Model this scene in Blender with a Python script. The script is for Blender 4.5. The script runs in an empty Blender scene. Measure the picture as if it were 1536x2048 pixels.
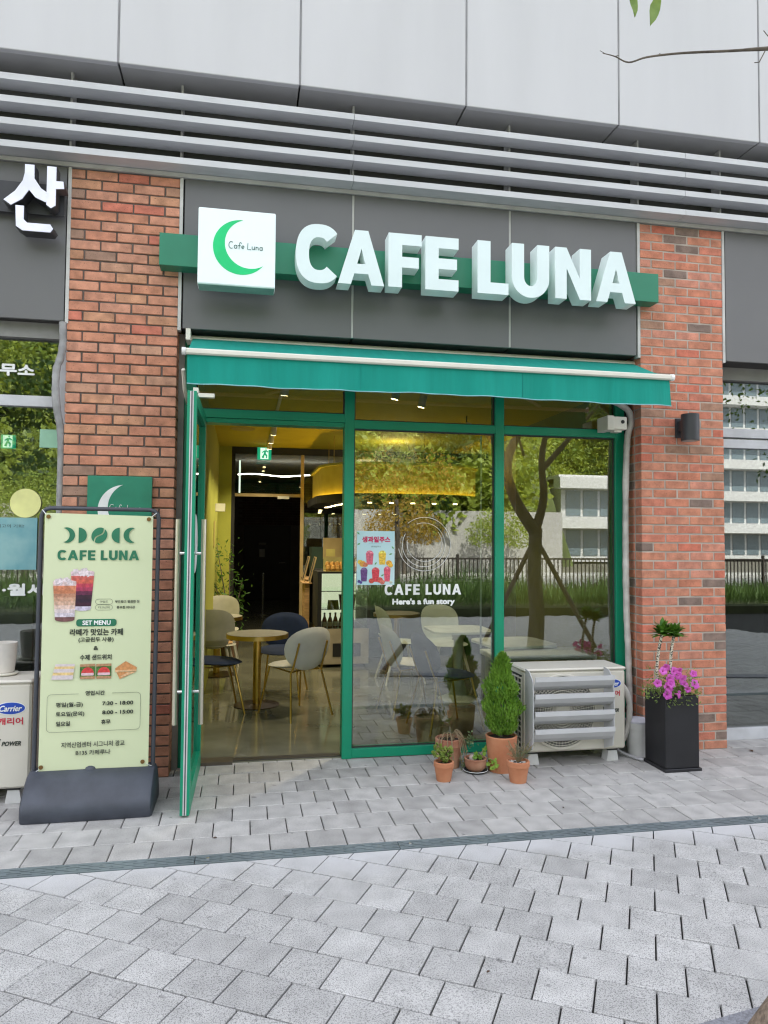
import bpy, math, random
import numpy as np
from mathutils import Vector, Matrix, Euler
random.seed(7); rng = np.random.default_rng(7)
sc = bpy.context.scene
col = sc.collection
R = math.radians
# ---------------------------------------------------------------- camera, sky, sun, exposure
cam = bpy.data.cameras.new('camera'); camo = bpy.data.objects.new('camera', cam); col.objects.link(camo)
cam.sensor_fit = 'HORIZONTAL'; cam.sensor_width = 36.0; cam.lens = 36.0*1460/1536
cam.clip_start = 0.05; cam.clip_end = 1500
camo.matrix_world = (Matrix.Translation((1.141, -4.963, 1.5295)) @ Matrix.Rotation(-0.18972, 4, 'Z')
                     @ Matrix.Rotation(math.pi/2+0.0412, 4, 'X') @ Matrix.Rotation(0.00748, 4, 'Z'))
sc.camera = camo
SUN_EL, SUN_AZ = R(52), R(18)          # azimuth from +Y towards +X: the sun stands behind the building
sun = bpy.data.lights.new('sun', 'SUN'); sun.energy = 4.0; sun.angle = R(0.5); sun.color = (1, .95, .86)
suno = bpy.data.objects.new('sun', sun); col.objects.link(suno)
sd = Vector((math.sin(SUN_AZ)*math.cos(SUN_EL), math.cos(SUN_AZ)*math.cos(SUN_EL), math.sin(SUN_EL)))
suno.rotation_euler = sd.to_track_quat('Z', 'Y').to_euler(); suno.location = (5, 20, 30)
w = bpy.data.worlds.new('World'); sc.world = w; w.use_nodes = True
nt = w.node_tree; bg = nt.nodes['Background']
sky = nt.nodes.new('ShaderNodeTexSky'); sky.sky_type = 'NISHITA'; sky.sun_disc = False
sky.sun_elevation = SUN_EL; sky.sun_rotation = SUN_AZ; sky.dust_density = 2.5; sky.air_density = 1.0
tc = nt.nodes.new('ShaderNodeTexCoord'); cn = nt.nodes.new('ShaderNodeTexNoise')
cn.inputs['Scale'].default_value = 2.2; cn.inputs['Detail'].default_value = 8; cn.inputs['Roughness'].default_value = .58
cr = nt.nodes.new('ShaderNodeValToRGB'); cr.color_ramp.elements[0].position = .36; cr.color_ramp.elements[1].position = .62
cr.color_ramp.elements[0].color = (.25, .25, .25, 1); cr.color_ramp.elements[1].color = (.92, .92, .92, 1)
mx = nt.nodes.new('ShaderNodeMix'); mx.data_type = 'RGBA'
nt.links.new(tc.outputs['Generated'], cn.inputs['Vector']); nt.links.new(cn.outputs['Fac'], cr.inputs['Fac'])
nt.links.new(cr.outputs['Color'], mx.inputs['Factor']); nt.links.new(sky.outputs['Color'], mx.inputs['A'])
mx.inputs['B'].default_value = (6.95, 6.95, 7.3, 1)
nt.links.new(mx.outputs['Result'], bg.inputs['Color']); bg.inputs['Strength'].default_value = .13
vs = sc.view_settings; vs.view_transform = 'Standard'; vs.look = 'None'; vs.gamma = 1; vs.exposure = 1.66
vs.use_curve_mapping = False
sc.cycles.filter_width = 1.2; sc.cycles.max_bounces = 10; sc.cycles.transparent_max_bounces = 24; sc.cycles.diffuse_bounces = 4
sc.cycles.glossy_bounces = 5; sc.cycles.sample_clamp_indirect = 6; sc.cycles.caustics_reflective = False; sc.cycles.caustics_refractive = False

# ---------------------------------------------------------------- materials
def srgb(r, g, b):
    f = lambda c: (c/255/12.92) if c/255 <= .04045 else ((c/255+.055)/1.055)**2.4
    return (f(r), f(g), f(b), 1)
_m = {}
def mat(name, c=(.5, .5, .5), rough=.6, metal=0.0, var=.12, scale=6.0, bump=0.0, bscale=60.0, spec=.5, emit=None, estr=1.0,
        trans=0.0, sheen=0.0, c2=None, lo=.35, hi=.65, detail=6, orand=0.0, coat=0.0, sss=0, vec=None):
    """principled material with noise colour variation in object space; orand varies value per object"""
    if name in _m: return _m[name]
    m = bpy.data.materials.new(name); m.use_nodes = True; _m[name] = m
    n = m.node_tree; b = n.nodes['Principled BSDF']
    b.inputs['Roughness'].default_value = rough; b.inputs['Metallic'].default_value = metal
    b.inputs['Specular IOR Level'].default_value = spec
    if coat: b.inputs['Coat Weight'].default_value = coat; b.inputs['Coat Roughness'].default_value = .1
    if trans: b.inputs['Transmission Weight'].default_value = trans
    t = n.nodes.new('ShaderNodeTexCoord'); no = n.nodes.new('ShaderNodeTexNoise')
    no.inputs['Scale'].default_value = scale; no.inputs['Detail'].default_value = detail
    src = t.outputs['Object']
    if vec:
        mp = n.nodes.new('ShaderNodeMapping'); mp.inputs['Scale'].default_value = vec
        n.links.new(src, mp.inputs['Vector']); src = mp.outputs['Vector']
    n.links.new(src, no.inputs['Vector'])
    ra = n.nodes.new('ShaderNodeValToRGB')
    a = [max(0, x*(1-var)) for x in c[:3]]; d = [min(1, x*(1+var)) for x in c[:3]]
    if c2: a, d = list(c[:3]), list(c2[:3])
    ra.color_ramp.elements[0].position = lo; ra.color_ramp.elements[1].position = hi
    ra.color_ramp.elements[0].color = (*a, 1); ra.color_ramp.elements[1].color = (*d, 1)
    n.links.new(no.outputs['Fac'], ra.inputs['Fac']); out = ra.outputs['Color']
    if orand:
        oi = n.nodes.new('ShaderNodeObjectInfo'); mr = n.nodes.new('ShaderNodeMapRange')
        mr.inputs['To Min'].default_value = 1-orand; mr.inputs['To Max'].default_value = 1+orand
        n.links.new(oi.outputs['Random'], mr.inputs['Value'])
        hs = n.nodes.new('ShaderNodeHueSaturation'); n.links.new(mr.outputs['Result'], hs.inputs['Value']); n.links.new(out, hs.inputs['Color'])
        out = hs.outputs['Color']
        ad = n.nodes.new('ShaderNodeVectorMath'); ad.operation = 'MULTIPLY_ADD'
        ad.inputs[1].default_value = (37, 11, 23)
        n.links.new(oi.outputs['Random'], ad.inputs[0]); n.links.new(src, ad.inputs[2]); n.links.new(ad.outputs[0], no.inputs['Vector'])
    n.links.new(out, b.inputs['Base Color'])
    if bump:
        bn = n.nodes.new('ShaderNodeTexNoise'); bn.inputs['Scale'].default_value = bscale; bn.inputs['Detail'].default_value = 4
        n.links.new(src, bn.inputs['Vector']); bp = n.nodes.new('ShaderNodeBump'); bp.inputs['Strength'].default_value = bump
        bp.inputs['Distance'].default_value = .01
        n.links.new(bn.outputs['Fac'], bp.inputs['Height']); n.links.new(bp.outputs['Normal'], b.inputs['Normal'])
    if emit:
        b.inputs['Emission Color'].default_value = (*emit[:3], 1); b.inputs['Emission Strength'].default_value = estr
    return m
def leafmat(name, c, c2, scale=3.0):
    m = mat(name, c=c, c2=c2, rough=.5, scale=scale, lo=.3, hi=.7, spec=.3)
    n = m.node_tree; b = n.nodes['Principled BSDF']; tr = n.nodes.new('ShaderNodeBsdfTranslucent'); ms = n.nodes.new('ShaderNodeMixShader')
    tr.inputs['Color'].default_value = (c2[0]*1.2, c2[1]*1.2, c2[2]*.6, 1); ms.inputs[0].default_value = .3
    out = n.nodes['Material Output']
    n.links.new(b.outputs[0], ms.inputs[1]); n.links.new(tr.outputs[0], ms.inputs[2]); n.links.new(ms.outputs[0], out.inputs['Surface'])
    return m
def glassmat(name, tint=(.8, .83, .81), refl=.11, rough=0.0):
    m = bpy.data.materials.new(name); m.use_nodes = True; n = m.node_tree; n.nodes.clear()
    o = n.nodes.new('ShaderNodeOutputMaterial'); t = n.nodes.new('ShaderNodeBsdfTransparent'); g = n.nodes.new('ShaderNodeBsdfGlossy')
    t.inputs[0].default_value = (*tint, 1); g.inputs['Color'].default_value = (.97, 1, .98, 1); g.inputs['Roughness'].default_value = rough
    lw = n.nodes.new('ShaderNodeFresnel'); lw.inputs['IOR'].default_value = 1.5
    ad = n.nodes.new('ShaderNodeMath'); ad.operation = 'ADD'; ad.use_clamp = True; ad.inputs[1].default_value = refl
    mxs = n.nodes.new('ShaderNodeMixShader'); n.links.new(lw.outputs[0], ad.inputs[0]); n.links.new(ad.outputs[0], mxs.inputs[0])
    n.links.new(t.outputs[0], mxs.inputs[1]); n.links.new(g.outputs[0], mxs.inputs[2]); n.links.new(mxs.outputs[0], o.inputs['Surface'])
    return m
def brickmat(name, stops, noise=.26):
    m = bpy.data.materials.new(name); m.use_nodes = True; n = m.node_tree; b = n.nodes['Principled BSDF']
    b.inputs['Roughness'].default_value = .82; b.inputs['Specular IOR Level'].default_value = .3
    oi = n.nodes.new('ShaderNodeObjectInfo'); ra = n.nodes.new('ShaderNodeValToRGB'); ra.color_ramp.interpolation = 'CONSTANT'
    while len(ra.color_ramp.elements) < len(stops): ra.color_ramp.elements.new(.5)
    for e, (p, c) in zip(ra.color_ramp.elements, stops): e.position = p; e.color = (*c, 1)
    n.links.new(oi.outputs['Random'], ra.inputs['Fac'])
    t = n.nodes.new('ShaderNodeTexCoord'); ad = n.nodes.new('ShaderNodeVectorMath'); ad.operation = 'MULTIPLY_ADD'; ad.inputs[1].default_value = (41, 17, 29)
    n.links.new(oi.outputs['Random'], ad.inputs[0]); n.links.new(t.outputs['Object'], ad.inputs[2])
    def noise_(s, d): 
        q = n.nodes.new('ShaderNodeTexNoise'); q.inputs['Scale'].default_value = s; q.inputs['Detail'].default_value = d
        n.links.new(ad.outputs[0], q.inputs['Vector']); return q.outputs['Fac']
    mr = n.nodes.new('ShaderNodeMapRange'); mr.inputs['From Min'].default_value = .3; mr.inputs['From Max'].default_value = .7
    mr.inputs['To Min'].default_value = 1-noise; mr.inputs['To Max'].default_value = 1+noise; n.links.new(noise_(14, 8), mr.inputs['Value'])
    hs = n.nodes.new('ShaderNodeHueSaturation'); n.links.new(mr.outputs[0], hs.inputs['Value']); n.links.new(ra.outputs[0], hs.inputs['Color']); hs.inputs['Saturation'].default_value = .93
    # small dark burnt specks
    sp = n.nodes.new('ShaderNodeMapRange'); sp.inputs['From Min'].default_value = .66; sp.inputs['From Max'].default_value = .74; n.links.new(noise_(160, 2), sp.inputs['Value'])
    mi = n.nodes.new('ShaderNodeMix'); mi.data_type = 'RGBA'; n.links.new(sp.outputs[0], mi.inputs['Factor']); n.links.new(hs.outputs[0], mi.inputs['A'])
    mi.inputs['B'].default_value = (.10, .06, .045, 1); n.links.new(mi.outputs['Result'], b.inputs['Base Color'])
    bp = n.nodes.new('ShaderNodeBump'); bp.inputs['Strength'].default_value = .6; bp.inputs['Distance'].default_value = .005
    n.links.new(noise_(90, 5), bp.inputs['Height']); n.links.new(bp.outputs[0], b.inputs['Normal'])
    return m
def pavermat(name, c, dirt, sp):
    m = bpy.data.materials.new(name); m.use_nodes = True; n = m.node_tree; b = n.nodes['Principled BSDF']
    b.inputs['Roughness'].default_value = .85; b.inputs['Specular IOR Level'].default_value = .25
    g = n.nodes.new('ShaderNodeNewGeometry'); oi = n.nodes.new('ShaderNodeObjectInfo')
    def nz(s, d, r=.5):
        q = n.nodes.new('ShaderNodeTexNoise'); q.inputs['Scale'].default_value = s; q.inputs['Detail'].default_value = d; q.inputs['Roughness'].default_value = r
        n.links.new(g.outputs['Position'], q.inputs['Vector']); return q.outputs['Fac']
    def mrn(v, a, bb, c_, d):
        q = n.nodes.new('ShaderNodeMapRange'); q.inputs['From Min'].default_value = a; q.inputs['From Max'].default_value = bb
        q.inputs['To Min'].default_value = c_; q.inputs['To Max'].default_value = d; n.links.new(v, q.inputs['Value']); return q.outputs[0]
    def mul(a, bb):
        q = n.nodes.new('ShaderNodeMath'); q.operation = 'MULTIPLY'; n.links.new(a, q.inputs[0]); n.links.new(bb, q.inputs[1]); return q.outputs[0]
    v = mul(mrn(oi.outputs['Random'], 0, 1, .86, 1.10), mrn(nz(11, 5), .38, .72, 1.03, dirt))
    v = mul(v, mrn(nz(210, 2, .8), .50, .60, 1.10, sp))      # exposed aggregate specks
    v = mul(v, mrn(nz(1.1, 3), .35, .65, 1.03, .95))
    v = mul(v, mrn(nz(16, 2, .4), .70, .76, 1.0, .62))            # gum and oil spots
    v = mul(v, mrn(nz(22, 7, .7), .30, .55, .88, 1.02))
    hs = n.nodes.new('ShaderNodeHueSaturation'); hs.inputs['Color'].default_value = (*c, 1); n.links.new(v, hs.inputs['Value'])
    out = hs.outputs[0]
    if sp < .7:                                               # pale cement slurry left along the drain
        sx = n.nodes.new('ShaderNodeSeparateXYZ'); n.links.new(g.outputs['Position'], sx.inputs[0])
        ed = n.nodes.new('ShaderNodeMath'); ed.operation = 'MULTIPLY_ADD'; ed.inputs[1].default_value = .55; n.links.new(nz(3.2, 6), ed.inputs[0]); n.links.new(sx.outputs['Y'], ed.inputs[2])
        fm = mrn(ed.outputs[0], -1.30, -1.08, 0, .85)
        mi = n.nodes.new('ShaderNodeMix'); mi.data_type = 'RGBA'; n.links.new(fm, mi.inputs['Factor']); n.links.new(out, mi.inputs['A']); mi.inputs['B'].default_value = (.57, .57, .58, 1); out = mi.outputs['Result']
    n.links.new(out, b.inputs['Base Color'])
    bp = n.nodes.new('ShaderNodeBump'); bp.inputs['Strength'].default_value = .5; bp.inputs['Distance'].default_value = .003
    n.links.new(nz(230, 3, .6), bp.inputs['Height']); n.links.new(bp.outputs[0], b.inputs['Normal'])
    return m
GLASS = glassmat('window_glass', (.90, .92, .90), .11); GLASSD = glassmat('dark_shop_glass', (.5, .54, .52), .17); GLASSI = glassmat('indoor_glass', (.82, .85, .82), .03)
BR_L = brickmat('brick_left', [(0, (.52, .215, .12)), (.20, (.54, .235, .14)), (.38, (.55, .25, .155)), (.55, (.52, .21, .12)), (.70, (.53, .255, .14)), (.84, (.46, .24, .15)), (.93, (.34, .20, .14)), (.96, (.52, .15, .09))])
BR_R = brickmat('brick_right', [(0, (.53, .185, .10)), (.24, (.54, .205, .115)), (.44, (.52, .205, .12)), (.60, (.53, .17, .10)), (.72, (.56, .22, .14)), (.84, (.56, .145, .08)), (.88, (.37, .20, .13)), (.93, (.23, .16, .13))])
MORT_L = mat('mortar_dark', (.135, .108, .095), .95, bump=.4, bscale=120, var=.2)
MORT_R = mat('mortar_light', (.42, .365, .315), .95, bump=.4, bscale=120, var=.2)
PAV_U = pavermat('paver_upper', (.455, .445, .43), .76, .80); PAV_D = pavermat('paver_lower', (.515, .51, .50), .80, .48)
GREEN = mat('green_paint', (.003, .265, .145), .38, var=.06, scale=3)
GREEN_L = mat('green_sign_paint', (.02, .20, .115), .42, var=.04)
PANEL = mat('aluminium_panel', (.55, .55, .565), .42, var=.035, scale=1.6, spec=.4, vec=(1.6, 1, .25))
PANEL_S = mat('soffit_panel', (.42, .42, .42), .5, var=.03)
BLADE = mat('louvre_aluminium', (.53, .54, .555), .42, var=.05, scale=3, vec=(1, 4, 4))
FASCIA = mat('grey_fascia', (.135, .135, .138), .40, metal=.0, var=.06, scale=1.2, bump=.02, bscale=400)
FASCIA_D = mat('dark_metal', (.035, .034, .034), .6)
SILICONE = mat('sealant', (.45, .45, .43), .8)
WHITE = mat('white_acrylic', (.57, .66, .67), .35, var=.03, scale=5, emit=(.80, 1, .98), estr=.06)
WHITES = mat('white_return', (.70, .80, .775), .45, var=.03, emit=(.8, 1, .95), estr=.02)  # letter sides: paler tint and faint emission imitate daylight glowing through
AWN = mat('awning_fabric', (.0, .255, .20), .88, c2=(.001, .285, .225), scale=2, vec=(9, 2, .6), bump=.5, bscale=3)
CREAM = mat('cream_metal', (.72, .70, .62), .4, var=.03)
DKGREY = mat('dark_grey_metal', (.035, .036, .042), .45)
PIPE = mat('wrapped_pipe', (.52, .50, .47), .8, var=.2, scale=9, bump=.4, bscale=40)
PIPEG = mat('grey_wrapped_pipe', (.30, .30, .30), .8, var=.25, scale=9, bump=.4, bscale=40)
BLACKP = mat('base_plastic', (.052, .059, .078), .5, var=.2, scale=7, bump=.1, bscale=200)
BANNER = mat('banner_vinyl', (.66, .72, .47), .5, var=.02, scale=2)
BGREEN = mat('print_green', (.02, .17, .09), .5)
INK = mat('print_ink', (.03, .04, .03), .5)
INKW = mat('white_vinyl', (.8, .82, .82), .5)
STEEL = mat('brushed_steel', (.62, .58, .48), .35, metal=.9, var=.1, vec=(1, 1, .1), scale=30)
STEELW = mat('bright_steel', (.75, .75, .76), .25, metal=.9)
GOLD = mat('gold_metal', (.62, .42, .12), .28, metal=1.0, var=.05)
TERRA = mat('terracotta', (.46, .175, .085), .85, c2=(.54, .235, .125), scale=9, bump=.2, bscale=90)
TERRA2 = mat('terracotta_old', (.33, .135, .08), .9, c2=(.50, .28, .18), scale=7, bump=.25, bscale=80)
SOIL = mat('soil', (.035, .024, .017), .95, var=.5, scale=60, bump=.8, bscale=90)
ACW = mat('ac_cream', (.66, .63, .555), .45, var=.03, scale=3)
ACD = mat('ac_dark', (.02, .02, .022), .6)
PLBLK = mat('planter_black', (.013, .013, .016), .5, var=.3, scale=3)
BLUE = mat('logo_blue', (.015, .07, .45), .4); RED = mat('logo_red', (.55, .03, .06), .5)
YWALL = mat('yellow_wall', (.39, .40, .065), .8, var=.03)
YCEIL = mat('yellow_ceiling', (.52, .44, .035), .8, var=.03)
CONC = mat('polished_concrete', (.13, .13, .095), .09, c2=(.24, .24, .18), scale=2.2, lo=.3, hi=.72, detail=8, spec=.6)
DARK = mat('near_black', (.012, .012, .013), .6)
DARKGR = mat('counter_green', (.012, .035, .024), .6)
NAVY = mat('navy_velvet', (.012, .025, .075), .9, var=.15, sheen=.5)
LGREY = mat('light_grey_velvet', (.66, .65, .63), .9, var=.06)
SHELLW = mat('white_plastic', (.60, .66, .60), .4)
SHELLG = mat('grey_plastic', (.42, .41, .36), .5)
WOODL = mat('light_wood', (.50, .30, .14), .6, vec=(1, 1, 8), var=.2)
BARK = mat('bark', (.12, .10, .08), .9, var=.35, scale=14, vec=(1, 1, .3), bump=.8, bscale=30)
STAKE = mat('stake_wood', (.20, .15, .11), .85, var=.35, scale=20, vec=(6, 6, .5), bump=.5, bscale=60)
DRAIN = mat('galvanised', (.21, .255, .275), .5, metal=.35, var=.12, scale=5)
L_CYP = leafmat('cypress_green', (.07, .18, .025), (.24, .42, .06), 9)
L_MID = leafmat('leaf_mid', (.035, .10, .022), (.10, .22, .045), 7)
L_PALE = leafmat('leaf_pale', (.13, .19, .09), (.26, .33, .17), 12)
L_LIME = leafmat('leaf_lime', (.14, .30, .04), (.30, .48, .08), 12)
L_DRA = leafmat('leaf_dracaena', (.03, .12, .02), (.13, .28, .04), 30)
L_DRY = leafmat('dry_stem', (.30, .22, .13), (.42, .33, .22), 20)
L_HILL = leafmat('hill_foliage', (.09, .17, .025), (.42, .48, .09), .35)
L_HILLD = leafmat('hill_foliage_dark', (.018, .05, .012), (.07, .12, .02), .5)
L_TREE = leafmat('tree_foliage', (.03, .08, .015), (.11, .19, .03), 1.5)
PINK = leafmat('petunia_pink', (.60, .08, .52), (.78, .20, .72), 25)

# ---------------------------------------------------------------- mesh helpers
class MB:
    def __init__(s): s.v, s.f, s.mi = [], [], []
    def add(s, v, f, mi=0):
        o = len(s.v); s.v += [tuple(p) for p in v]; s.f += [[o+i for i in q] for q in f]; s.mi += [mi]*len(f); return s
    def box(s, x0, x1, y0, y1, z0, z1, mi=0, c=0.0):
        if x1 < x0: x0, x1 = x1, x0
        if y1 < y0: y0, y1 = y1, y0
        if z1 < z0: z0, z1 = z1, z0
        if c <= 0:
            v = [(x, y, z) for z in (z0, z1) for y in (y0, y1) for x in (x0, x1)]
            f = [(0, 2, 3, 1), (4, 5, 7, 6), (0, 1, 5, 4), (2, 6, 7, 3), (0, 4, 6, 2), (1, 3, 7, 5)]
            return s.add(v, f, mi)
        c = min(c, (x1-x0)*.49, (y1-y0)*.49, (z1-z0)*.49)
        v = []; idx = {}
        for i, X in enumerate((x0, x1)):
            for j, Y in enumerate((y0, y1)):
                for k, Z in enumerate((z0, z1)):
                    dx, dy, dz = (c, -c)[i], (c, -c)[j], (c, -c)[k]
                    for a, p in enumerate(((X, Y+dy, Z+dz), (X+dx, Y, Z+dz), (X+dx, Y+dy, Z))):
                        idx[(i, j, k, a)] = len(v); v.append(p)
        g = lambda i, j, k, a: idx[(i, j, k, a)]
        f = []
        for i in (0, 1):
            q = [g(i, 0, 0, 0), g(i, 1, 0, 0), g(i, 1, 1, 0), g(i, 0, 1, 0)]; f.append(q if i else q[::-1])
            q = [g(0, i, 0, 1), g(1, i, 0, 1), g(1, i, 1, 1), g(0, i, 1, 1)]; f.append(q[::-1] if i else q)
            q = [g(0, 0, i, 2), g(1, 0, i, 2), g(1, 1, i, 2), g(0, 1, i, 2)]; f.append(q if i else q[::-1])
        for i in (0, 1):
            for j in (0, 1):
                q = [g(i, j, 0, 0), g(i, j, 1, 0), g(i, j, 1, 1), g(i, j, 0, 1)]; f.append(q if (i ^ j) else q[::-1])
                q = [g(i, 0, j, 0), g(i, 1, j, 0), g(i, 1, j, 2), g(i, 0, j, 2)]; f.append(q[::-1] if (i ^ j) else q)
                q = [g(0, i, j, 1), g(1, i, j, 1), g(1, i, j, 2), g(0, i, j, 2)]; f.append(q if (i ^ j) else q[::-1])
                for k in (0, 1):
                    q = [g(i, j, k, 0), g(i, j, k, 1), g(i, j, k, 2)]; f.append(q if (i+j+k) % 2 else q[::-1])
        return s.add(v, f, mi)
    def tube(s, pts, r, n=8, mi=0, cap=True):
        pts = [Vector(p) for p in pts]; N = len(pts); rs = r if isinstance(r, (list, tuple)) else [r]*N
        rings = []; up = Vector((0, 0, 1)); prev = None
        for i, p in enumerate(pts):
            t = (pts[min(i+1, N-1)]-pts[max(i-1, 0)]).normalized()
            if prev is None:
                a = up if abs(t.z) < .9 else Vector((1, 0, 0)); u = t.cross(a).normalized()
            else:
                u = (prev-t*prev.dot(t)).normalized()
            prev = u; w_ = t.cross(u)
            rings.append([p+(u*math.cos(2*math.pi*k/n)+w_*math.sin(2*math.pi*k/n))*rs[i] for k in range(n)])
        v = [q for rg in rings for q in rg]; f = []
        for i in range(N-1):
            for k in range(n): f.append((i*n+k, i*n+(k+1) % n, (i+1)*n+(k+1) % n, (i+1)*n+k))
        if cap: f.append(tuple(range(n))[::-1]); f.append(tuple((N-1)*n+k for k in range(n)))
        return s.add(v, f, mi)
    def lathe(s, prof, cx=0, cy=0, n=28, mi=0, sx=1, sy=1):
        v = []; f = []
        for (r, z) in prof:
            for k in range(n): a = 2*math.pi*k/n; v.append((cx+r*math.cos(a)*sx, cy+r*math.sin(a)*sy, z))
        for i in range(len(prof)-1):
            for k in range(n): f.append((i*n+k, i*n+(k+1) % n, (i+1)*n+(k+1) % n, (i+1)*n+k))
        f.append(tuple(range(n))[::-1]); f.append(tuple((len(prof)-1)*n+k for k in range(n)))
        return s.add(v, f, mi)
    def prism(s, poly, a0, a1, axis='y', mi=0):
        """poly in the two other axes (x,z for y; y,z for x; x,y for z)"""
        P = {'y': lambda p, a: (p[0], a, p[1]), 'x': lambda p, a: (a, p[0], p[1]), 'z': lambda p, a: (p[0], p[1], a)}[axis]
        n = len(poly); v = [P(p, a0) for p in poly]+[P(p, a1) for p in poly]
        f = [tuple(range(n)), tuple(range(2*n-1, n-1, -1))]+[(i, n+i, n+(i+1) % n, (i+1) % n) for i in range(n)]
        return s.add(v, f, mi)
    def build(s, name, m, parent=None, loc=None, smooth=None, rot=None, **kw):
        me = bpy.data.meshes.new(name); me.from_pydata(s.v, [], s.f); 
        ms = m if isinstance(m, (list, tuple)) else [m]
        for q in ms: me.materials.append(q)
        if len(ms) > 1: me.polygons.foreach_set('material_index', s.mi)
        me.validate(); me.update()
        import bmesh
        bm = bmesh.new(); bm.from_mesh(me); bmesh.ops.recalc_face_normals(bm, faces=bm.faces) if len(bm.faces) < 20000 else None; bm.to_mesh(me); bm.free()
        if smooth: me.shade_smooth(); me.set_sharp_from_angle(angle=R(smooth))
        return obj(name, me, parent, loc, rot, **kw)
def obj(name, me, parent=None, loc=None, rot=None, **kw):
    o = bpy.data.objects.new(name, me); col.objects.link(o)
    if parent: o.parent = parent
    if loc: o.location = loc
    if rot: o.rotation_euler = rot
    for k, q in kw.items(): o[k] = q
    return o
def thing(name, label, cat, loc=(0, 0, 0), rz=0, group=None):
    o = bpy.data.objects.new(name, None); col.objects.link(o); o.location = loc; o.rotation_euler.z = rz; o.empty_display_size = .1
    o['label'] = label; o['category'] = cat
    if group: o['group'] = group
    return o
def tag(o, label, cat, group=None):
    o['label'] = label; o['category'] = cat
    if group: o['group'] = group
    return o
def dup(root, loc, rz=None, label=None):
    kids = {}
    for o in bpy.data.objects:
        if o.parent: kids.setdefault(o.parent.name, []).append(o)
    def cp(o, par):
        c = o.copy(); col.objects.link(c); c.parent = par
        for ch in kids.get(o.name, []): cp(ch, c)
        return c
    r = cp(root, None); r.location = loc
    if rz is not None: r.rotation_euler.z = rz
    if label: r['label'] = label
    return r
def box(name, m, x0, x1, y0, y1, z0, z1, parent=None, c=0.0, **kw):
    return MB().box(x0, x1, y0, y1, z0, z1, 0, c).build(name, m, parent, **kw)

# flat shapes from 2D outlines (holes allowed), facing -Y, thickness goes back
def flat(name, polys, m, parent=None, y=0.0, depth=.001, ms=None, **kw):
    cu = bpy.data.curves.new('tmp', 'CURVE'); cu.dimensions = '2D'; cu.fill_mode = 'BOTH'; cu.extrude = depth/2
    for P in polys:
        sp = cu.splines.new('POLY'); sp.points.add(len(P)-1); sp.use_cyclic_u = True
        for i, p in enumerate(P): sp.points[i].co = (p[0], p[1], 0, 1)
    t = bpy.data.objects.new('tmp', cu); me = bpy.data.meshes.new_from_object(t)
    bpy.data.objects.remove(t); bpy.data.curves.remove(cu)
    me.transform(Matrix.Translation((0, y+depth/2, 0)) @ Matrix.Rotation(math.pi/2, 4, 'X'))
    me.name = name; me.materials.clear()
    for q in (m if isinstance(m, (list, tuple)) else [m]): me.materials.append(q)
    if isinstance(m, (list, tuple)) and len(m) > 1:
        for p in me.polygons: p.material_index = 0 if p.normal.y < -.5 else 1
    return obj(name, me, parent, **kw)
def arc(cx, cz, rx, rz, a0, a1, n=24):
    return [(cx+rx*math.cos(R(a0+(a1-a0)*i/n)), cz+rz*math.sin(R(a0+(a1-a0)*i/n))) for i in range(n+1)]
def crescent(cx, cz, r, ox, oz, r2):
    """disc (cx,cz,r) minus disc offset (ox,oz,r2), as one outline"""
    d = math.hypot(ox, oz); th = math.atan2(oz, ox); a = (d*d+r*r-r2*r2)/(2*d)
    al = math.acos(max(-1, min(1, a/r))); be = math.acos(max(-1, min(1, (a-d)/r2)))
    o = [(cx+r*math.cos(th+al+(2*math.pi-2*al)*i/40), cz+r*math.sin(th+al+(2*math.pi-2*al)*i/40)) for i in range(41)]
    n = [(cx+ox+r2*math.cos(th+2*math.pi-be-(2*math.pi-2*be)*i/40), cz+oz+r2*math.sin(th+2*math.pi-be-(2*math.pi-2*be)*i/40)) for i in range(1, 40)]
    return o+n
def glyph(ch):
    """bold letter outlines, height 1; returns (polys, width)"""
    if ch == 'L': return [[(0, 0), (.60, 0), (.60, .215), (.25, .215), (.25, 1), (0, 1)]], .60
    if ch == 'F': return [[(0, 0), (.25, 0), (.25, .37), (.56, .37), (.56, .57), (.25, .57), (.25, .79), (.61, .79), (.61, 1), (0, 1)]], .61
    if ch == 'E': return [[(0, 0), (.63, 0), (.63, .21), (.25, .21), (.25, .40), (.60, .40), (.60, .60), (.25, .60), (.25, .79), (.63, .79), (.63, 1), (0, 1)]], .63
    if ch == 'N': return [[(0, 0), (.24, 0), (.24, .60), (.52, 0), (.76, 0), (.76, 1), (.52, 1), (.52, .41), (.24, 1), (0, 1)]], .76
    if ch == 'A': return [[(0, 0), (.25, 0), (.315, .20), (.585, .20), (.65, 0), (.90, 0), (.58, 1), (.32, 1)], [(.45, .66), (.53, .38), (.37, .38)]], .90
    if ch == 'U':
        o = arc(.38, .36, .38, .37, 180, 360, 20); i = arc(.38, .38, .135, .17, 360, 180, 14)
        return [[(0, 1)]+o+[(.76, 1), (.515, 1)]+i+[(.245, 1)]], .76
    if ch == 'C':
        def se(t, rx, rz, e=.82):
            c, s = math.cos(R(t)), math.sin(R(t)); return (.42+rx*math.copysign(abs(c)**e, c), .5+rz*math.copysign(abs(s)**e, s))
        o = [se(t, .42, .52) for t in np.linspace(42, 318, 40)]; i = [se(t, .185, .29) for t in np.linspace(315, 45, 32)]
        return [o+i], .76
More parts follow.
